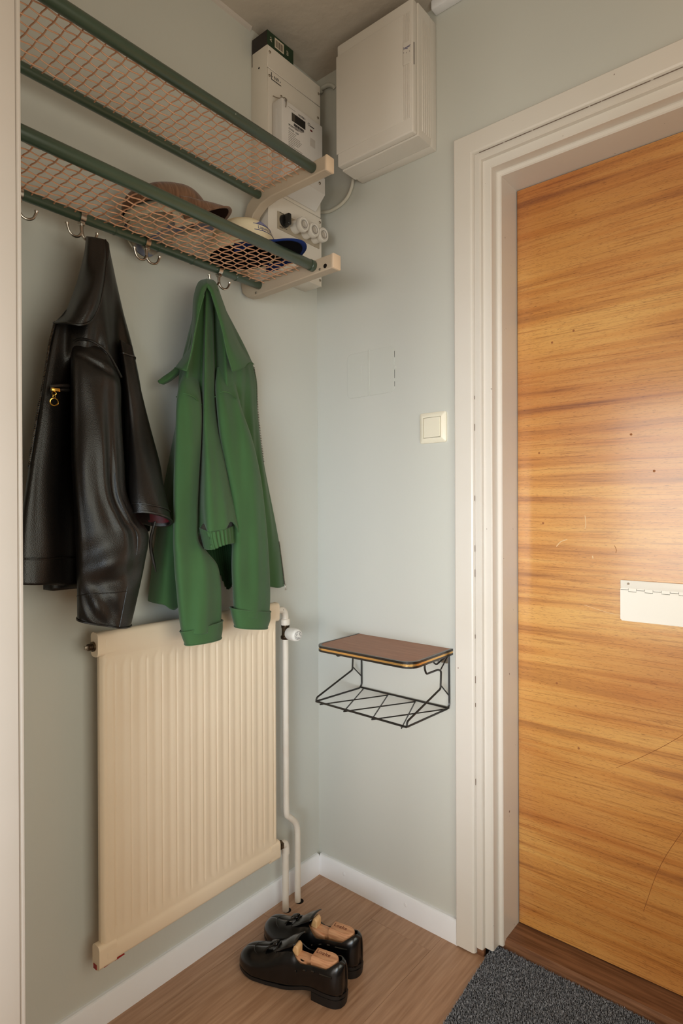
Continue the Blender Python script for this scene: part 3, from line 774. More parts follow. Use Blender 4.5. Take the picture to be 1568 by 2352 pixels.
obj('clamp', MB().lathe([(0, .0085), (.001, .0095), (.007, .0095), (.008, .0085)], (0.012, 0.002, 2.467), (1, 0, .3), n=16), M_WALLPLASTIC, stub)
# ------------------------------------------------------------------ overpainted junction cover, light switch
jc = thing('junction_cover', 'overpainted flat junction box cover with rounded corners on the right wall', 'cover plate', (0.198, 0.012, 1.556))
def rrect(x0, x1, z0, z1, r, corners=(1, 1, 1, 1), n=6):
    out = []
    for (cx, cz, a0, on) in ((x1 - r, z0 + r, -90, corners[0]), (x1 - r, z1 - r, 0, corners[1]), (x0 + r, z1 - r, 90, corners[2]), (x0 + r, z0 + r, 180, corners[3])):
        if on:
            for k in range(n + 1):
                a = math.radians(a0 + 90 * k / n); out.append((cx + r * math.cos(a), cz + r * math.sin(a)))
        else:
            out.append((cx + (r if a0 in (-90, 0) else -r), cz + (r if a0 in (0, 90) else -r)))
    return out
def plate(o):
    md = o.modifiers.new('bevel', 'BEVEL'); md.width = .0008; md.segments = 2; md.limit_method = 'ANGLE'; md.angle_limit = math.radians(50); return o
plate(obj('cover_flap', MB().prism(rrect(0.112, 0.1955, 1.489, 1.622, .016, (0, 0, 1, 1)), 'y', 0.0100, 0.0125), M_WALLPLASTIC, jc, smooth=30))
plate(obj('cover_body', MB().prism(rrect(0.1968, 0.2860, 1.489, 1.622, .016, (1, 1, 0, 0)), 'y', 0.0103, 0.0125), M_WALLPLASTIC, jc, smooth=30))
obj('flap_rib', MB().box(0.1930, 0.1972, 0.0085, 0.0125, 1.489, 1.625, bev=.001), M_WALLPLASTIC, jc)
obj('flap_slot', MB().box(0.1640, 0.1700, 0.0093, 0.0120, 1.536, 1.582, bev=.0008, seg=1), M_WALLPLASTIC, jc)
obj('cover_screw', MB().lathe([(0, .0055), (.0025, .0050), (.0035, .002)], (0.287, 0.012, 1.560), (0, -1, 0), n=14), M_WALLPLASTIC, jc)
for z0_, z1_ in ((1.588, 1.606), (1.528, 1.553), (1.505, 1.519)):
    obj('paint_crack', MB().box(0.2858, 0.2866, 0.0108, 0.0122, z0_, z1_), M_HOLE, jc, smooth=0)
sw = thing('light_switch', 'cream single rocker light switch on the wall beside the door casing', 'light switch', (0.415, 0.012, 1.374))
def sq(x0, x1, z0, z1, y): return [(x0, y, z0), (x1, y, z0), (x1, y, z1), (x0, y, z1)]
x0, x1, z0, z1 = 0.3735, 0.4560, 1.3330, 1.4160
lv = [[(x, y_, z) for x, z in rrect(x0 + i, x1 - i, z0 + i, z1 - i, max(.006 - i * .4, .0012))] for i, y_ in ((0, 0.012), (0, 0.0068), (.0015, 0.0052), (.0125, 0.0012), (.0135, 0.0012), (.0136, 0.006))]
nn = len(lv[0]); vs = [p for q in lv for p in q]
fs = [(k * nn + i, k * nn + (i + 1) % nn, (k + 1) * nn + (i + 1) % nn, (k + 1) * nn + i) for k in range(len(lv) - 1) for i in range(nn)]
obj('switch_frame', MB().add(vs, fs), M_SWITCH, sw, smooth=30)
rk = MB(); i = .0145
a = (x0 + i, z0 + i, x1 - i, z1 - i)
rk.add([(a[0], 0.006, a[1]), (a[2], 0.006, a[1]), (a[2], 0.006, a[3]), (a[0], 0.006, a[3]),
        (a[0], 0.0020, a[1]), (a[2], -0.0032, a[1]), (a[2], -0.0032, a[3]), (a[0], 0.0020, a[3])],
       [(0, 1, 2, 3), (4, 5, 6, 7), (0, 1, 5, 4), (1, 2, 6, 5), (2, 3, 7, 6), (3, 0, 4, 7)])
ro = obj('rocker', rk, M_SWITCH, sw, smooth=0)
md = ro.modifiers.new('bevel', 'BEVEL'); md.width = .0012; md.segments = 3
obj('rocker_gap', MB().box(x0 + .0138, x1 - .0138, 0.0055, 0.0065, z0 + .0138, z1 - .0138), M_INKGREY, sw, smooth=0)
# ------------------------------------------------------------------ radiator
rad = thing('panel_radiator', 'cream ribbed panel radiator on the left wall below the jackets', 'radiator', (0.0, -0.495, 0.18))
Y0, Y1, Z0, Z1, XF_, XB_ = -0.754, -0.237, 0.180, 0.893, 0.060, 0.036
pitch = 0.03935
def rib(y, z):
    # flute depth: raised lobes between sharp grooves, fading with rounded ends into the flat headers
    t = ((y - Y0 + 0.0125) / pitch) % 1.0
    f = math.exp(-((t - 0.08) / 0.045) ** 2) * 0.9 + math.exp(-((t - 0.62) / 0.17) ** 2) * 0.85
    c = t - 0.33; c = c - round(c)
    end = 0.012 * (abs(c) * 2) ** 2
    lo, hi = Z0 + 0.048, Z1 - 0.060
    m = min(max((z - lo - 0.010 + end) / 0.012, 0), 1) * min(max((hi - 0.010 + end - z) / 0.012, 0), 1)
    return -0.0027 * f * m
def header(z):
    # rolled top and bottom header channels
    d1, d0 = (Z1 - z), (z - Z0)
    o = 0.0
    for d, w in ((d1, 0.052), (d0, 0.040)):
        if d < w: o = max(o, 0.0040 * math.sin(PI * min(d / w, 1)) ** 0.5)
    return o
nz_ = [Z0 + .0] + [Z0 + 0.001 + k * .004 for k in range(1, 19)] + [Z0 + .08 + k * (Z1 - Z0 - .18) / 20 for k in range(21)] + [Z1 - .098 + k * .004 for k in range(1, 25)] + [Z1]
ny_ = 13 * 22
rows = []
for z in nz_:
    row = []
    for i in range(ny_ + 1):
        y = Y0 + (Y1 - Y0) * i / ny_
        e = min(1.0, min(y - Y0, Y1 - y) / 0.010)
        edge = -0.010 * (1 - max(e, 0)) ** 2
        ez = min(1.0, min(z - Z0, Z1 - z) / 0.005)
        row.append((XF_ + rib(y, z) + header(z) + edge - 0.004 * (1 - ez) ** 2, y, z))
    rows.append(row)
obj('front_plate', MB().grid(rows), M_RAD, rad, smooth=50)
obj('back_plate', MB().box(XB_, XF_ - .008, Y0 + .0005, Y1 - .0005, Z0 + .001, Z1 - .001, bev=.006, seg=3), M_RAD, rad)
# end bosses of the headers
for zc in (Z1 - .026, Z0 + .022):
    for y0_, y1_ in ((Y0 - .010, Y0 + .03), (Y1 - .03, Y1 + .005)):
        obj('header_end', MB().prism(rrect(XB_ - .002, XF_ + .0035, zc - .026, zc + .026, .010), 'y', y0_, y1_), M_RAD, rad, smooth=40)
pg = obj('blind_plug', MB().lathe([(0, .0105), (.005, .0105), (.006, .0075), (.014, .0075), (.0145, .0065)], (0.046, Y0 - .009, Z1 - .030), (0, -1, 0), n=18), M_DARKBRASS, rad)
obj('vent_screw', MB().box(0.042, 0.050, Y0 - .030, Y0 - .022, Z1 - .034, Z1 - .026, bev=.0008), M_SCREW, pg)
obj('bare_primer', MB().prism([(Y0 + .002, Z0 - .0012), (Y0 + .016, Z0 + .0006), (Y0 + .014, Z0 + .0040), (Y0 + .004, Z0 + .0045), (Y0 + .001, Z0 + .004)], 'x', XF_ - .006, XF_ + .0018)
    .prism([(Y0 + .026, Z0 - .001), (Y0 + .050, Z0 + .0005), (Y0 + .044, Z0 + .0028), (Y0 + .030, Z0 + .0020)], 'x', XF_ - .006, XF_ + .0014)
    .box(XB_ + .004, XF_ - .008, Y0 - .0112, Y0 - .009, Z0 - .0035, Z0 + .006), M_RED, rad, smooth=0)
for yy in (-0.66, -0.33):
    obj('wall_bracket', MB().box(-0.012, XB_ + .001, yy - .012, yy + .012, 0.80, 0.83, bev=.002).box(-0.012, -0.008, yy - .014, yy + .014, 0.70, 0.85, bev=.001), M_RAD, rad)
# ------------------------------------------------------------------ supply pipe with thermostat valve, return pipe
sp = thing('supply_pipe', 'white painted supply pipe with thermostat valve rising beside the radiator', 'heating pipe', (0.038, -0.138, 0.0))
obj('pipe', MB().tube(fillet([(0.038, -0.138, -0.010), (0.038, -0.138, 0.230), (0.040, -0.178, 0.268), (0.040, -0.1865, 0.276), (0.040, -0.1865, 0.782)], .03, 7), .0088, n=16), M_PIPE, sp)
obj('elbow', MB().tube(fillet([(0.042, -0.226, 0.867), (0.040, -0.1870, 0.867), (0.040, -0.1870, 0.815)], .026, 8), .0098, n=16), M_PIPE, sp)
obj('union_nut', MB().lathe([(0, .0125), (.002, .0142), (.016, .0142), (.018, .0125)], (0.040, -0.187, 0.822), (0, 0, 1), n=8), M_PIPE, sp)
vb = obj('valve_body', MB().lathe([(0, .0115), (.003, .0135), (.009, .0135), (.012, .0105), (.030, .0105), (.034, .0120), (.042, .0120)], (0.040, -0.1868, 0.781), (0, 0, 1), n=14), M_DARKBRASS, sp)
ax = Vector((0.985, -0.17, 0.0)).normalized()
o_ = Vector((0.040, -0.1868, 0.801))
obj('valve_neck', MB().lathe([(0, .009), (.013, .009), (.013, .0125), (.021, .0125)], o_, ax, n=18), M_BLACK, vb)
hd = obj('thermostat_head', MB().lathe([(.019, .0135), (.020, .0165), (.026, .0180), (.052, .0180), (.058, .0170), (.061, .0145), (.062, .0125), (.0615, .004)], o_, ax, n=28), M_TEAL, sp)
mk = MB(); ux = Vector((-ax.y, ax.x, 0)); uz = Vector((0, 0, 1))
for k in range(22):
    a = 2 * PI * k / 22; r1, r2 = (.0100, .0118)
    if k % 3 == 0: r1 = .0086
    p = o_ + ax * .0622
    d = ux * math.cos(a) + uz * math.sin(a); q = ux * -math.sin(a) + uz * math.cos(a)
    vs = [p + d * r1 - q * .0006, p + d * r2 - q * .0006, p + d * r2 + q * .0006, p + d * r1 + q * .0006]
    mk.add(vs + [v + ax * .0004 for v in vs], [(4, 5, 6, 7), (0, 1, 5, 4), (1, 2, 6, 5), (2, 3, 7, 6), (3, 0, 4, 7)])
for (u0, w0, u1, w1) in ((-.003, .006, -.006, .000), (.004, .006, .007, -.001), (.004, -.006, -.001, -.008), (-.006, -.003, -.003, -.007)):
    p = o_ + ax * .0622
    mk.tube([p + ux * u0 + uz * w0, p + ux * u1 + uz * w1], .0007, n=4)
obj('dial_marks', mk, M_INK, hd, smooth=0)
rp = thing('return_pipe', 'short white painted return pipe rising from the floor to the radiator bottom', 'heating pipe', (0.040, -0.190, 0.0))
obj('pipe', MB().tube([(0.040, -0.190, -0.010), (0.040, -0.190, 0.180)], .0092, n=16), M_PIPE, rp)
obj('elbow', MB().tube(fillet([(0.040, -0.190, 0.165), (0.040, -0.190, 0.196), (0.042, -0.214, 0.200)], .016, 6), .0118, n=16), M_PIPE, rp)
obj('compression_nut', MB().lathe([(0, .0115), (.002, .0135), (.010, .0135), (.012, .010), (.018, .010)], (0.042, -0.207, 0.200), (0, -1, 0), n=6), M_DARKBRASS, rp)
for p_, yy in ((sp, -0.138), (rp, -0.190)):
    obj('floor_hole', MB().lathe([(0, .0128), (.0004, .0128)], (0.041, yy + .0035, 0.0), (0, 0, 1), n=20), M_HOLE, p_)
# ------------------------------------------------------------------ wall shelf
sh = thing('wall_shelf', 'small teak topped wall shelf on a black wire rack beside the door', 'shelf', (0.311, 0.012, 0.70))
def top_outline(g=0.0):
    r = .034
    x0, x1, yb, yf = 0.152 - g, 0.470 + g, 0.0115, -0.186 - g
    out = [(x1, yb), (x0, yb)]
    for k in range(9):
        a = math.radians(180 + 90 * k / 8); out.append((x0 + r + r * math.cos(a), yf + r + r * math.sin(a)))
    for k in range(9):
        a = math.radians(270 + 90 * k / 8); out.append((x1 - r + r * math.cos(a), yf + r + r * math.sin(a)))
    return out
tb = obj('shelf_board', MB().prism(top_outline(-.0015), 'z', 0.7660, 0.7795), M_SHELFTOP, sh, smooth=30)
def strip_(g0, g1, z0_, z1_):
    a = top_outline(g0)[1:] + top_outline(g0)[:1]; b = top_outline(g1)[1:] + top_outline(g1)[:1]; n = len(a)
    vs = [(p[0], p[1], z0_) for p in a] + [(p[0], p[1], z0_) for p in b] + [(p[0], p[1], z1_) for p in b] + [(p[0], p[1], z1_) for p in a]
    fs = []
    for i in range(n - 1):
        for q in range(4): fs.append((q * n + i, q * n + i + 1, ((q + 1) % 4) * n + i + 1, ((q + 1) % 4) * n + i))
    return MB().add(vs, fs)
M_EDGE = mat('black_edging', lin(24, 20, 19), rough=.28, coat=.3)
obj('edge_band', strip_(-.004, .0018, 0.7745, 0.7803), M_EDGE, tb, smooth=30)
obj('edge_band', strip_(-.004, .0018, 0.7640, 0.7690), M_EDGE, tb, smooth=30)
gb = obj('gold_band', strip_(-.004, .0012, 0.7690, 0.7745), mat('gold_inlay', lin(226, 180, 112), rough=.22, metal=.85), tb, smooth=30)
gb['label'] = 'gold band between two black edge strips'
R1 = .0026
def wire(name, pts, r=R1, fl=.012): return obj(name, MB().tube(fillet(pts, fl, 6) if fl else pts, r, n=8), M_WIREBLK, sh)
BL, BR, FL_, FR_ = (0.166, 0.006, 0.621), (0.462, 0.006, 0.621), (0.150, -0.178, 0.622), (0.449, -0.178, 0.619)
for s, (B, F_) in enumerate(((BL, FL_), (BR, FR_))):
    dx = 0.0
    wire('side_loop', [(B[0], 0.006, 0.7655), (B[0] + .001, 0.006, 0.632), (B[0], 0.0, 0.6215), F_, (F_[0], F_[1] + .004, 0.632), (B[0] - .002, -0.034, 0.682), (B[0] - .002, -0.031, 0.728), (B[0] - .003, -0.044, 0.7340), (B[0] - .004, -0.100, 0.7340), (B[0] - .004, -0.108, 0.7480), (B[0] - .004, -0.108, 0.7655)], fl=.0055)
    wire('side_strut', [(B[0] - .002, -0.032, 0.690), (B[0], 0.006, 0.655)], r=.0018, fl=0)
    wire('side_strut', [(B[0] - .002, -0.032, 0.732), (B[0], 0.006, 0.766)], r=.0018, fl=0)
wire('back_rail', [BL, BR], fl=0)
wire('front_rail', [FL_, FR_], r=.0029, fl=0)
def lp_(a, b, t): return tuple(Vector(a).lerp(Vector(b), t))
F4 = [lp_(FL_, FR_, t) for t in (.06, .345, .655, .96)]
B4 = [lp_(BL, BR, t) for t in (.02, .325, .64, .97)]
for i, j in ((0, 1), (1, 0), (1, 2), (2, 1), (2, 3), (3, 2)):
    a, b = Vector(F4[i]), Vector(B4[j]); a = a + Vector((0, -.004, -.0042)); b = b + Vector((0, .000, -.0042))
    wire('lattice_wire', [a, b], r=.0018, fl=0)
hk = obj('mounting_lug', MB().box(0.444, 0.462, -0.004, 0.012, 0.742, 0.7655, bev=.001), M_SCREW, sh)
wire('hook_eye', [(0.438 + .008 * math.cos(a * PI / 6), -0.020, 0.748 + .008 * math.sin(a * PI / 6)) for a in range(0, 11)] + [(0.4600, -0.012, 0.7600)], r=.0022, fl=0)
# ------------------------------------------------------------------ loafers with shoe trees
def smoothstep(a, b, x):
    t = min(max((x - a) / (b - a), 0), 1); return t * t * (3 - 2 * t)
LN = 0.292
def pchip(pts, s):
    # monotone cubic through the stations, so that the last has no steps
    n = len(pts); k = 0
    while k < n - 2 and s > pts[k + 1][0]: k += 1
    def dl(i): return (pts[i + 1][1] - pts[i][1]) / (pts[i + 1][0] - pts[i][0])
    def tg(i):
        if i == 0: return dl(0)
        if i == n - 1: return dl(n - 2)
        a, b = dl(i - 1), dl(i)
        return 0.0 if a * b <= 0 else 2 * a * b / (a + b)
    h = pts[k + 1][0] - pts[k][0]; t = min(max((s - pts[k][0]) / h, 0), 1)
    return (pts[k][1] * (2 * t ** 3 - 3 * t ** 2 + 1) + tg(k) * h * (t ** 3 - 2 * t ** 2 + t) + pts[k + 1][1] * (-2 * t ** 3 + 3 * t ** 2) + tg(k + 1) * h * (t ** 3 - t ** 2))
WPT = [(0, .004), (.012, .016), (.04, .0255), (.09, .0305), (.18, .0325), (.3, .0318), (.42, .0335), (.58, .0415), (.70, .0455), (.80, .0450), (.88, .0395), (.94, .0300), (.98, .0180), (1.0, .004)]
HPT = [(0, .064), (.05, .070), (.15, .067), (.3, .062), (.40, .067), (.47, .079), (.52, .080), (.60, .071), (.70, .057), (.80, .048), (.88, .042), (.94, .034), (.98, .022), (1.0, .010)]
def w_half(s, side): return pchip(WPT, s) * 0.935
def mid_line(s, side): return side * (0.006 * math.sin(s * PI) - 0.004 * smoothstep(.6, 1, s))
def h_top(s): return pchip(HPT, s)
def base_z(s): return 0.028 - 0.019 * smoothstep(.24, .52, s) + 0.006 * smoothstep(.78, 1.0, s)
def gap(s):
    if s < .035 or s > .50: return 0.0
    return 0.47 * min(1, ((s - .035) / .10)) ** .6 * min(1, (.50 - s) / .12) ** .55
def loafer(label, loc, rz, side):
    t = thing('loafer', label, 'shoe', loc, rz, 'black tassel loafers on the floor')
    ns, nt = 90, 22
    for half in (-1, 1):
        rows = []
        for i in range(ns + 1):
            s = i / ns; g = gap(s); row = []
            w = w_half(s, side); h = h_top(s); c = mid_line(s, side); bz = base_z(s)
            for k in range(nt + 1):
                tt = 1 - (1 - g) * k / nt          # 1 at the welt, g at the topline
                a = tt * PI / 2
                y = math.copysign(abs(math.sin(a)) ** (0.62 + .10 * smoothstep(.4, .6, s)), 1) * w
                z = bz + math.cos(a) ** 0.80 * h * (1.0 if s > .5 else 1.0)
                bulge = 1 + .10 * math.sin(min(1, (z - bz) / max(h, .01)) * PI) * (1 - .5 * smoothstep(.3, .6, s))
                row.append((s * LN, c + half * y * bulge, z))
            rows.append(row)
        obj('upper_half', MB().grid(rows), M_SHOE, t, world=False, smooth=70, solid=.0028, offset=0)
    # sole and heel
    def outline(sa, sb, grow, n=40):
        L_ = []; R_ = []
        for i in range(n + 1):
            s = sa + (sb - sa) * i / n; w = w_half(s, side) + grow; c = mid_line(s, side)
            ex = (grow if s > .98 else (-grow if s < .02 else 0))
            L_.append((s, s * LN + ex, c + w)); R_.append((s, s * LN + ex, c - w))
        return L_ + R_[::-1]
    def slab(sa, sb, grow, th):
        o = outline(sa, sb, grow); n = len(o)
        vs = [(p[1], p[2], base_z(p[0]) + .002) for p in o] + [(p[1], p[2], max(base_z(p[0]) - th, .0003)) for p in o]
        h = n // 2; fs = [(i, i + 1, n - 2 - i, n - 1 - i) for i in range(h - 1)]
        fs += [(n + i + 1, n + i, n + n - 1 - i, n + n - 2 - i) for i in range(h - 1)]
        fs += [(i, (i + 1) % n, n + (i + 1) % n, n + i) for i in range(n)]
        return MB().add(vs, fs)
    obj('sole', slab(0.0, 1.0, .0024, .0065), M_SOLE, t, world=False, smooth=40)
    o = outline(0.0, 0.265, .0020, 20); n = len(o)
    vs = [(p[1], p[2], .020) for p in o] + [(p[1] + (.002 if p[0] < .1 else 0), p[2] * .98, 0.0) for p in o]
    h = n // 2
    fs = [(i, i + 1, n - 2 - i, n - 1 - i) for i in range(h - 1)] + [(n + i + 1, n + i, n + n - 1 - i, n + n - 2 - i) for i in range(h - 1)] + [(i, (i + 1) % n, n + (i + 1) % n, n + i) for i in range(n)]
    obj('heel', MB().add(vs, fs), M_SOLE, t, world=False, smooth=40)
    # tongue flaring up behind the apron
    g = []
    for j in range(9):
        v = j / 8; s = .66 - .215 * v
        x = s * LN; zc = base_z(s) + h_top(s) + .002
        rise = .024 * v ** 2.0
        wd = .020 + .008 * math.sin(v * PI * .8)
        g.append([(x - .004 * v, mid_line(s, side) + wd * (u - 4) / 4, (zc if s > .5 else base_z(.5) + h_top(.5) + .002) + rise - .006 * (abs(u - 4) / 4) ** 2) for u in range(9)])
    obj('tongue', MB().grid(g), M_SHOE, t, world=False, smooth=60, solid=.003, offset=0)
    # apron seam
    ap = []
    for k in range(31):
        a = math.radians(-118 + 236 * k / 30)
        s = .70 + .165 * math.cos(a)
        yy = .030 * math.sin(a)
        w = max(w_half(s, side), .01); tt = math.asin(min(1, abs(yy) / w) ** (1 / .72)) / (PI / 2)
        ap.append((s * LN, mid_line(s, side) + yy, base_z(s) + math.cos(tt * PI / 2) ** .8 * h_top(s) + .0012))
    obj('apron_seam', MB().tube(ap, .0009, n=6), M_SHOE, t, world=False)
    # tassels on a knotted lace
    zc = base_z(.62) + h_top(.62) + .003
    kn = MB().tube(smooth_path([(.62 * LN, -.020, zc - .008), (.62 * LN, -.008, zc), (.615 * LN, 0, zc + .004), (.62 * LN, .008, zc), (.62 * LN, .020, zc - .008)], 14), .0022, n=8)
    ks = obj('tassel_lace', kn, M_SHOE, t, world=False)
    for q in (-1, 1):
        tm = MB()
        for e in range(7):
            oy = (e - 3) * .0022
            tm.tube(smooth_path([(.64 * LN, q * .005, zc + .003), (.68 * LN, q * .010 + oy * .5, zc - .003), (.735 * LN, q * .014 + oy, base_z(.735) + h_top(.735) + .003)], 8), .0012, n=5)
        tm.lathe([(0, .003), (.003, .0042), (.009, .0040), (.011, .003)], (.632 * LN, q * .004, zc + .003), (1, q * .2, -.35), n=10)
        obj('tassel', tm, M_SHOE, ks, world=False)
    # side lace showing through slots
    for q in (-1, 1):
        for sa, sb in ((.075, .185), (.235, .262), (.315, .340), (.40, .412)):
            pts = []
            for k in range(5):
                s = sa + (sb - sa) * k / 4; zz = base_z(s) + .044 - .006 * smoothstep(0, .4, s)
                h = h_top(s); co = min(1, ((zz - base_z(s)) / h)) ** (1 / .8); a = math.acos(co)
                y = abs(math.sin(a)) ** .62 * w_half(s, side) * (1 + .10 * math.sin(min(1, (zz - base_z(s)) / h) * PI))
                pts.append((s * LN, mid_line(s, side) + q * (y + .0016), zz))
            obj('side_lace', MB().tube(pts, .0024, n=6), M_SHOE, t, world=False)
    obj('back_strap', MB().tube([(-.0008 + .0010 * k, mid_line(.02, side), .030 + .008 * k) for k in range(8)], .0032, n=6), M_SHOE, t, world=False)
    return t
def shoe_tree(label, loc, rz, side):
    t = thing('shoe_tree', label, 'shoe tree', (loc[0], loc[1], 0.03), rz, 'cedar shoe trees in the loafers')
    dz = -0.03
    # heel block: rounded half disc, flat top
    ol = []
    for k in range(25):
        a = math.radians(90 + 180 * k / 24); ol.append((.038 + .023 * math.cos(a), .0200 * math.sin(a)))
    pts = [(.088, -.020)] ; poly = [(.088, .0180)] + ol + [(.088, -.0180)]
    zt = [0.088, 0.101]
    n = len(poly)
    lv = [(0.060, .82), (0.066, .88), (0.082, .90), (0.0905, .86), (0.0925, .78)]
    vs = []
    for z, f in lv: vs += [(.048 + (p[0] - .048) * f, p[1] * f, z + dz + (.004 if z > .08 else 0)) for p in poly]
    fs = [(k * n + i, k * n + (i + 1) % n, (k + 1) * n + (i + 1) % n, (k + 1) * n + i) for k in range(len(lv) - 1) for i in range(n)]
    fs += [tuple(range(n))[::-1], tuple((len(lv) - 1) * n + i for i in range(n))]
    hb = obj('heel_block', MB().add(vs, fs), M_TREE, t, world=False, smooth=35)
    M0 = FRAME[t.name]
    O = M0 @ Vector((.078, .0020, 0.0968 + dz)); Xd = M0.to_3x3() @ Vector((-1, .0, 0)); Ud = M0.to_3x3() @ Vector((0, -1, 0))
    text('burnt_lettering', 'Loake', 0.0155, O, Xd, Ud, M_BURN, hb)
    obj('centre_bar', MB().box(.060, .125, -.010, .010, .058 + dz, .080 + dz, bev=.002), M_TREE, t, world=False)
    fb_ = obj('front_block', MB().prism([(.098, .052 + dz), (.098, .070 + dz), (.135, .078 + dz), (.150, .075 + dz), (.170, .055 + dz)], 'y', -.014, .014), M_TREE, t, world=False, smooth=20)
    md = fb_.modifiers.new('bevel', 'BEVEL'); md.width = .003; md.segments = 2
    obj('finger_hole', MB().lathe([(0, .0062), (.0006, .0062)], (.110, -.008 * side, .0728 + dz), (-.20, 0, 1), n=18), M_HOLE, fb_, world=False)
    gr = obj('grip_ridge', MB().prism([(.122, .076 + dz), (.121, .096 + dz), (.127, .103 + dz), (.134, .101 + dz), (.142, .078 + dz)], 'y', -.0115, .0115), M_TREELT, t, world=False, smooth=20)
    md = gr.modifiers.new('bevel', 'BEVEL'); md.width = .005; md.segments = 3
    return t
A1 = math.atan2(-.428 + .338, .080 - .360)
def shoe_pair():
    for lab, tl, heel, rz, side in (
        ('black leather tassel loafer in front, its heel block in full view', 'cedar shoe tree in the front loafer, stamped Loake', (0.379, -0.331), PI + math.radians(13.0), -1),
        ('black leather tassel loafer behind, partly hidden by the front loafer', 'cedar shoe tree in the rear loafer, stamped Loake', (0.352, -0.238), PI + math.radians(10.3), 1)):
        loafer(lab, (heel[0], heel[1], 0.0006), rz, side)
        shoe_tree(tl, (heel[0], heel[1], 0.0), rz, side)
shoe_pair()
# ------------------------------------------------------------------ door mat
dm = thing('door_mat', 'dark grey flecked door mat on the laminate in front of the entrance door', 'door mat', (0.95, -0.30, 0.0))
skew = -0.072
def matx(y): return 0.5645 + skew * (y - 0.058)
mb = MB(); P4 = [(matx(-0.95), -0.95), (1.62, -0.95), (1.62, 0.0575), (matx(0.0575), 0.0575)]
obj('backing', MB().prism(P4, 'z', 0.0004, 0.0075), M_MATBASE, dm, smooth=0)
random.seed(11)
vs, fs = [], []
st = .0026
y = 0.056
while y > -0.55:
    x = matx(y) + .001
    while x < 1.42:
        if x > 1.15 and y < -.30: x += st; continue
        px, py = x + random.uniform(-.0011, .0011), y + random.uniform(-.0011, .0011)
        h = 0.0075 + random.uniform(.0035, .0070); lx, ly = random.uniform(-.003, .003), random.uniform(-.003, .003)
        a = random.uniform(0, 2.1); r = .0012
        k = len(vs)
        for q in range(3): vs.append((px + r * math.cos(a + q * 2.094), py + r * math.sin(a + q * 2.094), .0070))
        vs.append((px + lx, py + ly, h))
        fs += [(k, k + 1, k + 3), (k + 1, k + 2, k + 3), (k + 2, k, k + 3)]
        x += st
    y -= st
pile = obj('pile', MB().add(vs, fs), M_PILE, dm, smooth=0, fix=False)
pile['kind'] = 'stuff'
# measured guide curves of the garments (metres, room coordinates)
LEATHER_BODY = [[(0.060,-0.844,1.528),(0.060,-0.861,1.474),(0.060,-0.871,1.421),(0.060,-0.885,1.333),(0.060,-0.900,1.231),(0.060,-0.915,1.130),(0.060,-0.924,1.011)],
 [(0.110,-0.869,1.516),(0.115,-0.884,1.460),(0.120,-0.896,1.407),(0.125,-0.911,1.324),(0.130,-0.929,1.226),(0.130,-0.942,1.131),(0.130,-0.950,1.019)],
 [(0.120,-0.866,1.522),(0.125,-0.879,1.459),(0.130,-0.889,1.399),(0.135,-0.902,1.316),(0.140,-0.914,1.226),(0.140,-0.922,1.131),(0.140,-0.928,1.017)],
 [(0.120,-0.856,1.536),(0.120,-0.858,1.464),(0.120,-0.865,1.396),(0.125,-0.873,1.320),(0.130,-0.882,1.228),(0.135,-0.890,1.130),(0.135,-0.897,1.014)],
 [(0.110,-0.834,1.565),(0.135,-0.849,1.475),(0.095,-0.831,1.405),(0.095,-0.833,1.327),(0.105,-0.842,1.231),(0.110,-0.845,1.129),(0.110,-0.849,1.007)],
 [(0.120,-0.816,1.611),(0.152,-0.826,1.485),(0.100,-0.792,1.411),(0.100,-0.790,1.323),(0.100,-0.790,1.234),(0.100,-0.791,1.128),(0.100,-0.796,1.013)],
 [(0.110,-0.787,1.665),(0.135,-0.788,1.550),(0.148,-0.783,1.458),(0.100,-0.745,1.345),(0.100,-0.740,1.237),(0.100,-0.739,1.127),(0.100,-0.741,1.036)],
 [(0.100,-0.765,1.693),(0.085,-0.741,1.586),(0.070,-0.716,1.474),(0.070,-0.700,1.354),(0.070,-0.690,1.240),(0.070,-0.685,1.145),(0.070,-0.686,1.059)],
 [(0.070,-0.738,1.709),(0.060,-0.707,1.601),(0.055,-0.682,1.522),(0.050,-0.655,1.420),(0.045,-0.636,1.314),(0.040,-0.623,1.205),(0.040,-0.629,1.104)],
 [(0.030,-0.714,1.725),(0.025,-0.684,1.615),(0.020,-0.656,1.533),(0.020,-0.633,1.427),(0.020,-0.615,1.318),(0.020,-0.604,1.206),(0.020,-0.613,1.103)]]
LEATHER_BACK = [[(0.030,-0.863,1.172),(0.030,-0.862,1.085),(0.030,-0.861,0.993)],
 [(0.045,-0.849,1.172),(0.050,-0.850,1.085),(0.050,-0.850,0.991)],
 [(0.045,-0.822,1.173),(0.050,-0.824,1.083),(0.050,-0.821,0.991)],
 [(0.040,-0.774,1.173),(0.040,-0.772,1.081),(0.040,-0.772,0.988)]]
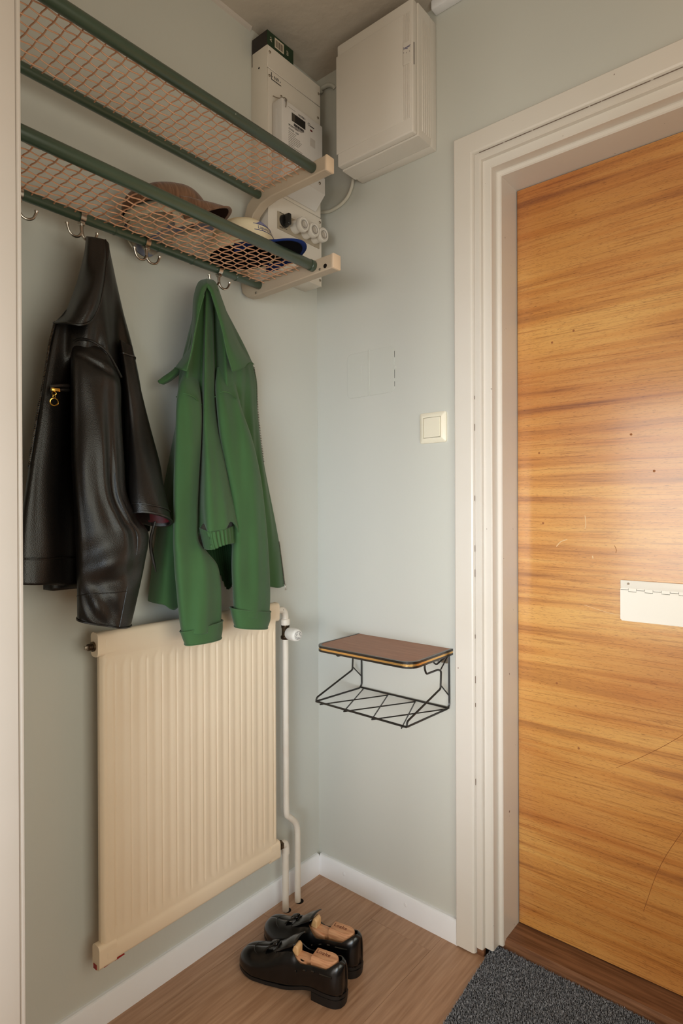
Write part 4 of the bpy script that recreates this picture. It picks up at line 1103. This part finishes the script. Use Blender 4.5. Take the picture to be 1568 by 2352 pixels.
LEATHER_SLEEVE_FRONT = [((0.108,-0.832,1.485),(0.108,-0.770,1.488),0.026,0.000),
 ((0.122,-0.845,1.465),(0.122,-0.761,1.461),0.036,0.000),
 ((0.132,-0.852,1.422),(0.132,-0.749,1.413),0.046,0.000),
 ((0.140,-0.856,1.337),(0.140,-0.752,1.341),0.050,0.000),
 ((0.145,-0.858,1.254),(0.145,-0.749,1.254),0.052,0.000),
 ((0.150,-0.857,1.187),(0.150,-0.746,1.185),0.052,0.000),
 ((0.150,-0.855,1.138),(0.150,-0.720,1.136),0.055,0.000),
 ((0.150,-0.854,1.101),(0.150,-0.697,1.101),0.055,0.000),
 ((0.150,-0.852,1.055),(0.150,-0.706,1.045),0.052,0.000),
 ((0.150,-0.851,1.005),(0.150,-0.720,0.987),0.050,0.000),
 ((0.150,-0.851,0.956),(0.150,-0.736,0.927),0.046,0.000),
 ((0.150,-0.850,0.945),(0.150,-0.740,0.916),0.044,0.000)]
LEATHER_SLEEVE_BACK = [((0.075,-0.718,1.518),(0.075,-0.687,1.511),0.012,0.000),
 ((0.080,-0.717,1.472),(0.080,-0.682,1.471),0.028,0.000),
 ((0.085,-0.715,1.406),(0.085,-0.671,1.408),0.035,0.000),
 ((0.090,-0.715,1.331),(0.090,-0.653,1.333),0.040,0.000),
 ((0.114,-0.726,1.255),(0.114,-0.646,1.256),0.042,0.000),
 ((0.132,-0.735,1.208),(0.132,-0.648,1.204),0.042,0.002),
 ((0.144,-0.738,1.172),(0.144,-0.645,1.159),0.044,0.006),
 ((0.152,-0.736,1.140),(0.152,-0.642,1.123),0.045,0.013)]
LEATHER_COLLAR = [[(0.075,-0.791,1.716),(0.100,-0.809,1.665),(0.105,-0.824,1.612),(0.110,-0.840,1.568),(0.115,-0.854,1.538),(0.115,-0.876,1.510)],
 [(0.115,-0.807,1.698),(0.140,-0.823,1.646),(0.140,-0.830,1.597),(0.158,-0.849,1.550),(0.160,-0.863,1.517),(0.158,-0.874,1.502)],
 [(0.120,-0.794,1.699),(0.150,-0.810,1.643),(0.168,-0.827,1.587),(0.176,-0.839,1.549),(0.178,-0.848,1.521),(0.176,-0.857,1.498)],
 [(0.120,-0.779,1.701),(0.150,-0.795,1.652),(0.166,-0.809,1.601),(0.172,-0.818,1.564),(0.174,-0.826,1.538),(0.172,-0.836,1.509)],
 [(0.110,-0.768,1.706),(0.135,-0.780,1.661),(0.150,-0.792,1.610),(0.152,-0.799,1.578),(0.152,-0.804,1.556),(0.150,-0.814,1.531)]]
LEATHER_COLLAR_BACK = [[(0.100,-0.768,1.710),(0.110,-0.770,1.689),(0.110,-0.768,1.663)],
 [(0.100,-0.759,1.710),(0.105,-0.757,1.690),(0.105,-0.758,1.669)],
 [(0.060,-0.732,1.725),(0.060,-0.731,1.709),(0.060,-0.733,1.695)]]
GREEN_BODY = [[(0.030,-0.482,1.677),(0.025,-0.527,1.506),(0.020,-0.534,1.389),(0.015,-0.549,1.303),(0.015,-0.584,1.144),(0.015,-0.615,0.942)],
 [(0.060,-0.503,1.667),(0.060,-0.551,1.499),(0.055,-0.556,1.387),(0.045,-0.563,1.294),(0.038,-0.590,1.139),(0.038,-0.625,0.941)],
 [(0.080,-0.514,1.667),(0.085,-0.557,1.502),(0.085,-0.575,1.387),(0.080,-0.576,1.276),(0.090,-0.602,1.124),(0.085,-0.623,0.939)],
 [(0.100,-0.524,1.669),(0.115,-0.561,1.526),(0.112,-0.571,1.405),(0.090,-0.558,1.276),(0.100,-0.571,1.124),(0.090,-0.576,0.934)],
 [(0.105,-0.520,1.677),(0.095,-0.521,1.538),(0.080,-0.516,1.416),(0.095,-0.531,1.278),(0.115,-0.547,1.174),(0.130,-0.553,1.111)],
 [(0.120,-0.523,1.676),(0.120,-0.527,1.532),(0.125,-0.534,1.408),(0.160,-0.558,1.272),(0.185,-0.573,1.173),(0.190,-0.570,1.104)],
 [(0.120,-0.510,1.682),(0.100,-0.494,1.542),(0.110,-0.499,1.415),(0.165,-0.533,1.274),(0.190,-0.539,1.173),(0.193,-0.530,1.108)],
 [(0.105,-0.489,1.690),(0.075,-0.459,1.554),(0.080,-0.458,1.424),(0.140,-0.488,1.278),(0.165,-0.488,1.174),(0.170,-0.477,1.116)],
 [(0.115,-0.488,1.679),(0.122,-0.472,1.543),(0.112,-0.450,1.421),(0.090,-0.404,1.287),(0.090,-0.384,1.120),(0.080,-0.358,0.961)],
 [(0.095,-0.466,1.677),(0.108,-0.432,1.554),(0.090,-0.394,1.432),(0.070,-0.331,1.293),(0.070,-0.297,1.119),(0.070,-0.271,0.942)],
 [(0.060,-0.432,1.683),(0.065,-0.345,1.522),(0.060,-0.320,1.411),(0.060,-0.297,1.284),(0.060,-0.251,1.081),(0.060,-0.232,0.935)],
 [(0.020,-0.394,1.697),(0.030,-0.293,1.542),(0.030,-0.280,1.419),(0.030,-0.259,1.288),(0.030,-0.202,1.067),(0.030,-0.180,0.932)]]
GREEN_BAND = [[(0.128,-0.554,1.112),(0.128,-0.547,1.089),(0.133,-0.544,1.063)],
 [(0.168,-0.569,1.107),(0.168,-0.563,1.085),(0.173,-0.562,1.063)],
 [(0.193,-0.569,1.104),(0.196,-0.567,1.083),(0.198,-0.563,1.065)],
 [(0.193,-0.546,1.106),(0.196,-0.545,1.085),(0.198,-0.543,1.071)],
 [(0.183,-0.516,1.110),(0.186,-0.516,1.090),(0.188,-0.516,1.074)],
 [(0.153,-0.472,1.114),(0.153,-0.471,1.091),(0.158,-0.473,1.074)],
 [(0.128,-0.443,1.115),(0.128,-0.443,1.095),(0.128,-0.443,1.075)],
 [(0.080,-0.408,1.107),(0.080,-0.410,1.090),(0.080,-0.413,1.063)]]
GREEN_BAND_BACK = [[(0.085,-0.516,1.097),(0.085,-0.511,1.075),(0.085,-0.506,1.051)],
 [(0.070,-0.481,1.084),(0.070,-0.476,1.052),(0.070,-0.468,1.022)],
 [(0.055,-0.447,1.077),(0.055,-0.440,1.027),(0.055,-0.429,0.986)],
 [(0.045,-0.421,1.065),(0.045,-0.413,1.003),(0.045,-0.402,0.949)],
 [(0.045,-0.404,1.064),(0.045,-0.397,1.001),(0.045,-0.392,0.950)],
 [(0.050,-0.391,1.063),(0.050,-0.391,1.007),(0.050,-0.393,0.964)]]
GREEN_SLEEVE_LEFT = [((0.080,-0.555,1.482),(0.080,-0.520,1.480),0.012,0.000),
 ((0.098,-0.584,1.439),(0.098,-0.524,1.433),0.028,0.000),
 ((0.114,-0.602,1.390),(0.114,-0.532,1.384),0.037,0.000),
 ((0.125,-0.613,1.319),(0.125,-0.542,1.318),0.042,0.000),
 ((0.130,-0.621,1.222),(0.130,-0.553,1.220),0.044,0.000),
 ((0.130,-0.622,1.144),(0.130,-0.557,1.140),0.044,0.000),
 ((0.130,-0.623,1.091),(0.130,-0.555,1.084),0.044,0.000),
 ((0.130,-0.622,1.058),(0.130,-0.530,1.054),0.045,0.000),
 ((0.130,-0.620,1.019),(0.130,-0.500,1.020),0.045,0.000),
 ((0.130,-0.615,0.970),(0.130,-0.490,0.967),0.046,0.000),
 ((0.130,-0.610,0.921),(0.130,-0.489,0.915),0.046,0.000),
 ((0.130,-0.603,0.879),(0.130,-0.492,0.873),0.044,0.000)]
GREEN_CUFF_LEFT = [((0.130,-0.606,0.881),(0.130,-0.486,0.888),0.050,0.004),
 ((0.130,-0.601,0.867),(0.130,-0.486,0.869),0.051,0.004),
 ((0.130,-0.594,0.851),(0.130,-0.490,0.848),0.050,0.004)]
GREEN_SLEEVE_RIGHT = [((0.080,-0.460,1.505),(0.080,-0.413,1.505),0.012,0.000),
 ((0.098,-0.480,1.456),(0.098,-0.412,1.455),0.028,0.000),
 ((0.114,-0.489,1.405),(0.114,-0.409,1.402),0.038,0.000),
 ((0.125,-0.489,1.331),(0.125,-0.386,1.330),0.044,0.000),
 ((0.130,-0.476,1.248),(0.130,-0.365,1.248),0.046,0.000),
 ((0.130,-0.462,1.175),(0.130,-0.351,1.170),0.046,0.000),
 ((0.130,-0.456,1.101),(0.130,-0.341,1.092),0.046,0.000),
 ((0.130,-0.458,1.016),(0.130,-0.334,1.007),0.046,0.000),
 ((0.130,-0.455,0.953),(0.130,-0.331,0.934),0.046,0.000),
 ((0.130,-0.451,0.899),(0.130,-0.334,0.878),0.044,0.000)]
GREEN_CUFF_RIGHT = [((0.130,-0.464,0.916),(0.130,-0.330,0.889),0.050,0.004),
 ((0.130,-0.458,0.894),(0.130,-0.331,0.869),0.051,0.004),
 ((0.130,-0.450,0.869),(0.130,-0.341,0.849),0.050,0.004)]
GREEN_COLLAR_LEFT = [[(0.090,-0.498,1.712),(0.085,-0.519,1.698),(0.085,-0.533,1.657),(0.085,-0.538,1.598),(0.080,-0.547,1.535),(0.080,-0.582,1.483)],
 [(0.115,-0.518,1.696),(0.115,-0.537,1.680),(0.120,-0.555,1.637),(0.120,-0.559,1.581),(0.110,-0.562,1.527),(0.110,-0.593,1.474)],
 [(0.135,-0.532,1.680),(0.140,-0.551,1.660),(0.140,-0.563,1.621),(0.140,-0.569,1.569),(0.135,-0.575,1.518),(0.130,-0.597,1.468)],
 [(0.135,-0.532,1.670),(0.140,-0.544,1.648),(0.145,-0.559,1.611),(0.145,-0.572,1.563),(0.145,-0.583,1.512),(0.140,-0.593,1.464)]]
GREEN_COLLAR_RIGHT = [[(0.090,-0.498,1.712),(0.085,-0.467,1.714),(0.080,-0.444,1.682),(0.080,-0.415,1.626),(0.080,-0.383,1.577),(0.075,-0.334,1.538)],
 [(0.115,-0.518,1.696),(0.120,-0.500,1.689),(0.120,-0.482,1.657),(0.120,-0.457,1.605),(0.115,-0.424,1.558),(0.110,-0.380,1.526)],
 [(0.135,-0.532,1.680),(0.140,-0.519,1.669),(0.140,-0.503,1.638),(0.145,-0.488,1.587),(0.145,-0.466,1.537),(0.140,-0.430,1.500)],
 [(0.135,-0.532,1.670),(0.140,-0.523,1.655),(0.140,-0.510,1.627),(0.145,-0.496,1.578),(0.150,-0.486,1.527),(0.150,-0.469,1.484)]]
GREEN_TAB = [[(0.050,-0.553,1.500),(0.055,-0.576,1.480),(0.050,-0.590,1.468),(0.050,-0.608,1.453)],
 [(0.060,-0.555,1.485),(0.065,-0.576,1.469),(0.060,-0.587,1.457),(0.055,-0.605,1.446)],
 [(0.050,-0.545,1.480),(0.055,-0.564,1.466),(0.050,-0.575,1.456),(0.050,-0.592,1.446)]]
ZIP_LEATHER = [[(0.115,-0.873,1.512),(0.118,-0.884,1.472),(0.120,-0.891,1.433),(0.122,-0.899,1.390),(0.125,-0.910,1.336),(0.128,-0.920,1.282),(0.130,-0.929,1.230)]]
ZIP_GREEN = [[(0.035,-0.298,1.541),(0.035,-0.290,1.482),(0.034,-0.283,1.418),(0.034,-0.274,1.353),(0.034,-0.263,1.287)],
 [(0.034,-0.205,1.061),(0.034,-0.194,0.998),(0.034,-0.184,0.938)]]
SEAM_LEATHER = [[(0.130,-0.850,1.472),(0.148,-0.843,1.480),(0.166,-0.826,1.476),(0.170,-0.800,1.462),(0.160,-0.777,1.441),(0.140,-0.752,1.424)]]
SEAM_HEM = [[(0.138,-0.949,1.066),(0.146,-0.929,1.065),(0.142,-0.900,1.063),(0.120,-0.859,1.062),(0.112,-0.836,1.060)]]
SEAM_GREEN = [[(0.105,-0.596,1.410),(0.136,-0.598,1.413),(0.140,-0.575,1.409),(0.120,-0.537,1.398)],
 [(0.112,-0.492,1.424),(0.138,-0.490,1.433),(0.140,-0.465,1.431),(0.110,-0.409,1.418)]]
P_POCKET = [[(0.145,-0.895,1.380),(0.140,-0.860,1.388)]]
P_PULL = [[(0.150,-0.891,1.373),(0.150,-0.889,1.366),(0.150,-0.890,1.352)]]
P_GPULL = [[(0.036,-0.185,0.953),(0.036,-0.182,0.935)]]
P_STRAP = [[(0.125,-0.665,1.128),(0.115,-0.669,1.093),(0.110,-0.666,1.067),(0.110,-0.660,1.040),(0.110,-0.654,1.017)]]
# ------------------------------------------------------------------ jackets on the hooks
NL = (0.88, -0.475, 0.0)
NG = (0.80, -0.60, 0.0)
lj = thing('leather_jacket', 'black leather zip jacket hanging from the rack to the left of the green jacket', 'jacket', (0.07, -0.78, 1.70))
obj('body', patch(LEATHER_BODY, 110, 130, amp=.010, freq=(10, 26, 4.5), seed=2.0), M_LEATHER, lj, smooth=80, solid=.003)
obj('hem_seam', MB().tube(smooth_path(SEAM_HEM[0], 24), .0018, n=6), M_LEATHER, lj)
obj('back_hem', patch(LEATHER_BACK, 24, 30, amp=.004, seed=5.0), M_LEATHER, lj, smooth=80, solid=.003)
def bump_(x, c, w): return math.exp(-((x - c) / w) ** 2)
def lfold(th, v):
    f = 0.006 * math.sin(3 * th + 5 * v) * smoothstep(.05, .3, v)
    f += 0.007 * math.sin(46 * v + 2.2 * math.cos(th)) * bump_(v, .76, .10)
    w = bump_(v, .47, .20)
    f += w * (0.011 * bump_(th, 1.18 + .25 * math.sin(4 * v), .10) - 0.008 * bump_(th, .95 + .25 * math.sin(4 * v), .10) + 0.009 * bump_(th, .72 + .2 * math.sin(4 * v), .09))
    f -= 0.008 * bump_(v, .155 + .02 * math.sin(th * 2.0), .012) * bump_(th, 1.2, .9)
    f += 0.006 * bump_(v, .19, .02) * bump_(th, 1.0, .8)
    f += 0.010 * bump_(th, 2.55, .16) * smoothstep(.1, .2, v) * (1 - smoothstep(.6, .8, v))
    f += 0.0035 * math.sin(70 * v + 9 * th) * bump_(v, .86, .06) * bump_(th, 2.0, .7)
    return f
m_, R_ = loft(LEATHER_SLEEVE_FRONT, NL, 72, 170, amp=.010, freq=(20, 26, 9), seed=4.0, fold=lfold)
s1 = obj('sleeve', m_, M_LEATHER, lj, smooth=80, solid=.003)
def ring_tube(rows, v, r, name, m, parent, grow=.001):
    row = rows[int(round(v * (len(rows) - 1)))]; c = sum(row, Vector()) / len(row)
    return obj(name, MB().tube([p + (p - c).normalized() * grow for p in row], r, n=5, closed=True), m, parent, smooth=60)
def row_strip(rows, v0, v1, off, name, m, parent, ka=0.0, kb=1.0):
    # band following the surface between two stations, slightly proud
    n = len(rows); i0, i1 = int(v0 * (n - 1)), int(v1 * (n - 1)); out = []
    for i in range(i0, i1 + 1):
        row = rows[i]; c = sum(row, Vector()) / len(row); out.append([p + (p - c).normalized() * off for p in row])
    return obj(name, MB().grid(out, close_u=True), m, parent, smooth=70)
ring_tube(R_, .985, .0022, 'cuff_hem', M_LEATHER, s1)
# seam lines on the front sleeve: slanted cuff seam and back seam
def surf_line(rows, pts, r, name, m, parent, grow=.0004):
    nt = len(rows[0]); nv = len(rows); out = []
    for a, v in pts:
        fi = (a / (2 * PI) % 1.0) * nt; i = int(fi); f = fi - i; fj = v * (nv - 1); j = min(int(fj), nv - 2); g = fj - j
        p = (rows[j][i % nt] * (1 - f) + rows[j][(i + 1) % nt] * f) * (1 - g) + (rows[j + 1][i % nt] * (1 - f) + rows[j + 1][(i + 1) % nt] * f) * g
        out.append(p + Vector(NL).normalized() * grow)
    return obj(name, MB().tube(out, r, n=5), m, parent, smooth=60)
surf_line(R_, [(PI - 2.05 * k / 12, .845 - .032 * k / 12) for k in range(13)], .0013, 'seam', M_LEATHER, s1)
surf_line(R_, [(1.08, .80 + .19 * k / 12) for k in range(13)], .0012, 'seam', M_LEATHER, s1)
surf_line(R_, [(1.02 - .1 * k / 12, .40 + .30 * k / 12) for k in range(13)], .0013, 'seam', M_LEATHER, s1)
obj('shoulder_seam', MB().tube(smooth_path(SEAM_LEATHER[0], 40), .0026, n=8), M_LEATHER, s1)
m_, R_ = loft(LEATHER_SLEEVE_BACK, NL, 64, 120, amp=.007, freq=(20, 24, 7), seed=9.0, fold=lambda th, v: .004 * math.sin(3 * th + 4 * v))
s2 = obj('sleeve', m_, M_LEATHER, lj, smooth=80, solid=.003)
ring_tube(R_, .995, .0026, 'cuff_hem', M_LEATHER, s2, grow=.0005)
ring_tube(R_, .90, .0016, 'cuff_hem', M_LEATHER, s2)
ring_tube(R_, .10, .0020, 'shoulder_seam', M_LEATHER, s2)
lin_rows = []
for j in range(90, 117):
    row = R_[j]; c = sum(row, Vector()) / len(row); lin_rows.append([c + (p - c) * .93 for p in row])
lo_ = obj('sleeve_lining', MB().grid(lin_rows, close_u=True), M_REDLIN, s2, smooth=70); lo_['label'] = 'red lining inside the cuff'
obj('cuff_strap', MB().tube(smooth_path(P_STRAP[0], 10), [.0022, .003, .0034, .0036, .0036, .0036, .0034, .003, .0022, .0012], n=6), M_LEATHER, s2)
cl = obj('collar', patch(LEATHER_COLLAR, 40, 60, amp=.004, freq=(10, 20, 6), seed=1.0), M_LEATHER, lj, smooth=80, solid=.004)
edge = [Vector(g[-1]) for g in LEATHER_COLLAR]
obj('collar_edge', MB().tube(smooth_path([LEATHER_COLLAR[0][5]] + [g[5] for g in LEATHER_COLLAR[1:]] + [LEATHER_COLLAR[4][k] for k in (4, 3, 2, 1, 0)], 50), .0022, n=6), M_LEATHER, cl)
obj('collar_fold', patch(LEATHER_COLLAR_BACK, 16, 16), M_LEATHER, lj, smooth=80, solid=.004)
zp = smooth_path(ZIP_LEATHER[0], 90)
zt = obj('zipper_tape', MB().tube(zp, .0030, n=6), M_LEATHER, lj, smooth=60)
zm = MB()
for k in range(2, 88):
    p = zp[k]; d = (zp[k + 1] - zp[k - 1]).normalized()
    if k % 1 == 0: zm.box(-.0006, .0030, -.0032, -.0010, -.0006, .0006, mtx=Matrix.Translation(p))
obj('zipper_teeth', zm, M_DARKBRASS, lj, smooth=0)
pk = [Vector(p) for p in P_POCKET[0]]
NLv = Vector(NL).normalized()
obj('pocket_welt', MB().tube([pk[0] + NLv * .010, pk[0].lerp(pk[1], .5) + NLv * .012, pk[1] + NLv * .006], .0040, n=6).tube([pk[0] + NLv * .010 - Vector((0, 0, .008)), pk[0].lerp(pk[1], .5) + NLv * .012 - Vector((0, 0, .008)), pk[1] + NLv * .006 - Vector((0, 0, .008))], .0034, n=6), M_LEATHER, lj)
pu = [Vector(p) + NLv * .016 for p in P_PULL[0]]
pm = MB().box(-.003, .003, -.005, .010, -.003, .003, bev=.001, mtx=Matrix.Translation(pu[0]))
pa = obj('zip_pull', pm, M_BRASS, lj)
lk = MB()
side_ = Vector((-NLv.y, NLv.x, 0))
def ring_(c, r, w, ax1, ax2): lk.tube([c + ax1 * r * math.cos(a * PI / 8) + ax2 * r * math.sin(a * PI / 8) for a in range(16)], w, n=5, closed=True)
ring_(pu[0] + Vector((0, 0, -.007)), .0034, .0008, side_ * -1, Vector((0, 0, 1)))
ring_(pu[0] + Vector((0, 0, -.0125)), .0034, .0008, NLv * .5 + side_ * .6, Vector((0, 0, 1)))
ring_(pu[0] + Vector((0, 0, -.0225)), .0068, .0011, side_, Vector((0, 0, 1)))
obj('pull_ring', lk, M_BRASS, pa)
# ---------------------------------------------------------------- green jacket
gj = thing('cotton_jacket', 'green cotton blouson jacket hanging from the last hook above the radiator', 'jacket', (0.07, -0.47, 1.71))
obj('body', patch(GREEN_BODY, 130, 130, amp=.011, freq=(8, 30, 3.2), seed=3.0), M_GREEN, gj, smooth=80, solid=.0025)
def gath(u, v): return .0022 * math.sin(u * 2 * PI * 15)
obj('waistband', patch(GREEN_BAND, 160, 16, fold=gath), M_GREEN, gj, smooth=80, solid=.003)
obj('waistband_inside', patch(GREEN_BAND_BACK, 120, 20, fold=lambda u, v: .002 * math.sin(u * 2 * PI * 12)), M_GREENIN, gj, smooth=80, solid=.003)
def gfold(th, v): return .006 * math.sin(2 * th + 3.2 * v + .6) * smoothstep(.05, .25, v) + .004 * math.sin(5 * th - 6 * v) * smoothstep(.5, .9, v)
for nm, rg, cf, sd in (('left', GREEN_SLEEVE_LEFT, GREEN_CUFF_LEFT, 6.0), ('right', GREEN_SLEEVE_RIGHT, GREEN_CUFF_RIGHT, 8.0)):
    m_, R_ = loft(rg, NG, 72, 140, amp=.012, freq=(16, 30, 4.5), seed=sd, fold=gfold)
    so = obj('sleeve', m_, M_GREEN, gj, smooth=80, solid=.0025)
    obj('shoulder_seam', MB().tube(smooth_path(SEAM_GREEN[0 if nm == 'left' else 1], 40), .0013, n=6), M_GREENSEAM, so)
    m2, R2 = loft(cf, NG, 72, 20)
    co = obj('turned_cuff', m2, M_GREEN, so, smooth=80, solid=.003)
    ring_tube(R2, 0.0, .0016, 'cuff_edge', M_GREEN, so, grow=.0003)
    ring_tube(R2, 1.0, .0016, 'cuff_edge', M_GREEN, so, grow=.0003)
    tabp = R2[2]
    k0 = 16 if nm == 'left' else 30
for nm, gd in (('left', GREEN_COLLAR_LEFT), ('right', GREEN_COLLAR_RIGHT)):
    co = obj('collar', patch(gd, 30, 70, amp=.003, freq=(8, 20, 8), seed=1.5), M_GREEN, gj, smooth=80, solid=.003)
    inner = gd[-1]; low = [g[-1] for g in gd]
    obj('collar_stitching', MB().tube(smooth_path(inner[1:], 40) + smooth_path(low[::-1], 14)[1:], .0013, n=5), M_GREENSEAM, co)
obj('collar_tab', patch(GREEN_TAB, 10, 20), M_GREEN, gj, smooth=80, solid=.003)
for z_ in ZIP_GREEN:
    zp = smooth_path(z_, 60); zm = MB()
    for k in range(0, 60): zm.box(-.001, .0016, -.0005, .0022, -.0007, .0007, mtx=Matrix.Translation(zp[k]))
    obj('zipper_teeth', zm, M_DARKBRASS, gj, smooth=0)
gp = [Vector(p) for p in P_GPULL[0]]
obj('zip_pull', MB().box(-.001, .001, -.0015, .005, -.014, .004, bev=.0006, seg=1, mtx=Matrix.Translation(gp[1])), M_STEEL, gj)
# gathered hem tabs at both front edges
for pts in (((0.05, -0.30),),): pass
# ---------------------------------------------------------------- cap lettering
Rc = WR
def on_cap(th, z, out=.0008):
    rad, hgt = 0.080, 0.088
    sp_ = min(.999, max(0, z / hgt)) ** (1 / .95); ph = math.asin(sp_); rr = math.cos(ph) ** .62
    wob = 1 + 0.035 * noise.noise(Vector((math.cos(th) * 1.6, math.sin(th) * 1.6, (ph / (PI / 2 * .97)) * 2 + (-0.408) * 9)))
    return Rc @ Vector(((rad * 1.10 * rr * wob + out) * math.cos(th), (rad * .92 * rr * wob + out) * math.sin(th), z))
TH = -0.10
cu = bpy.data.curves.new('t', 'FONT'); cu.body = 'Laguna Beach'; cu.size = .0135; cu.align_x = 'CENTER'; cu.shear = .25; cu.resolution_u = 3
to = bpy.data.objects.new('t', cu); COL.objects.link(to)
tm = bpy.data.meshes.new_from_object(to.evaluated_get(bpy.context.evaluated_depsgraph_get()))
bpy.data.objects.remove(to); bpy.data.curves.remove(cu)
obj('cap_lettering', MB().add([on_cap(v.co.x / .086 + TH, .043 + v.co.y) for v in tm.vertices], [tuple(p.vertices) for p in tm.polygons]), M_BLUEINK, wc, smooth=0, fix=False)
bpy.data.meshes.remove(tm)
def cap_patch(poly, name, m, out):
    mb = MB(); n = 14; rows = []
    for j in range(n + 1):
        v = j / n; rows.append([on_cap((poly(v)[0] * (1 - u) + poly(v)[1] * u) / .086 + TH, poly(v)[2], out) for u in [k / 12 for k in range(13)]])
    return obj(name, mb.grid(rows), m, wc, smooth=60)
cap_patch(lambda v: (-.022 + .010 * v - .016 * (1 - v) ** 2, .030 - .050 * v ** .7, .058 + .018 * v), 'embroidered_emblem', mat('embroidery', lin(118, 122, 168), lin(150, 150, 180), rough=.9, scale=300, spec=.1), .0009)
bn = MB().tube([on_cap(x / .086 + TH, .0565, .0009) for x in [-.048 + .004 * k for k in range(25)]], .0007, n=4).tube([on_cap(x / .086 + TH, .0390, .0009) for x in [-.048 + .004 * k for k in range(25)]], .0007, n=4)
obj('banner_outline', bn, M_BLUEINK, wc, smooth=0)
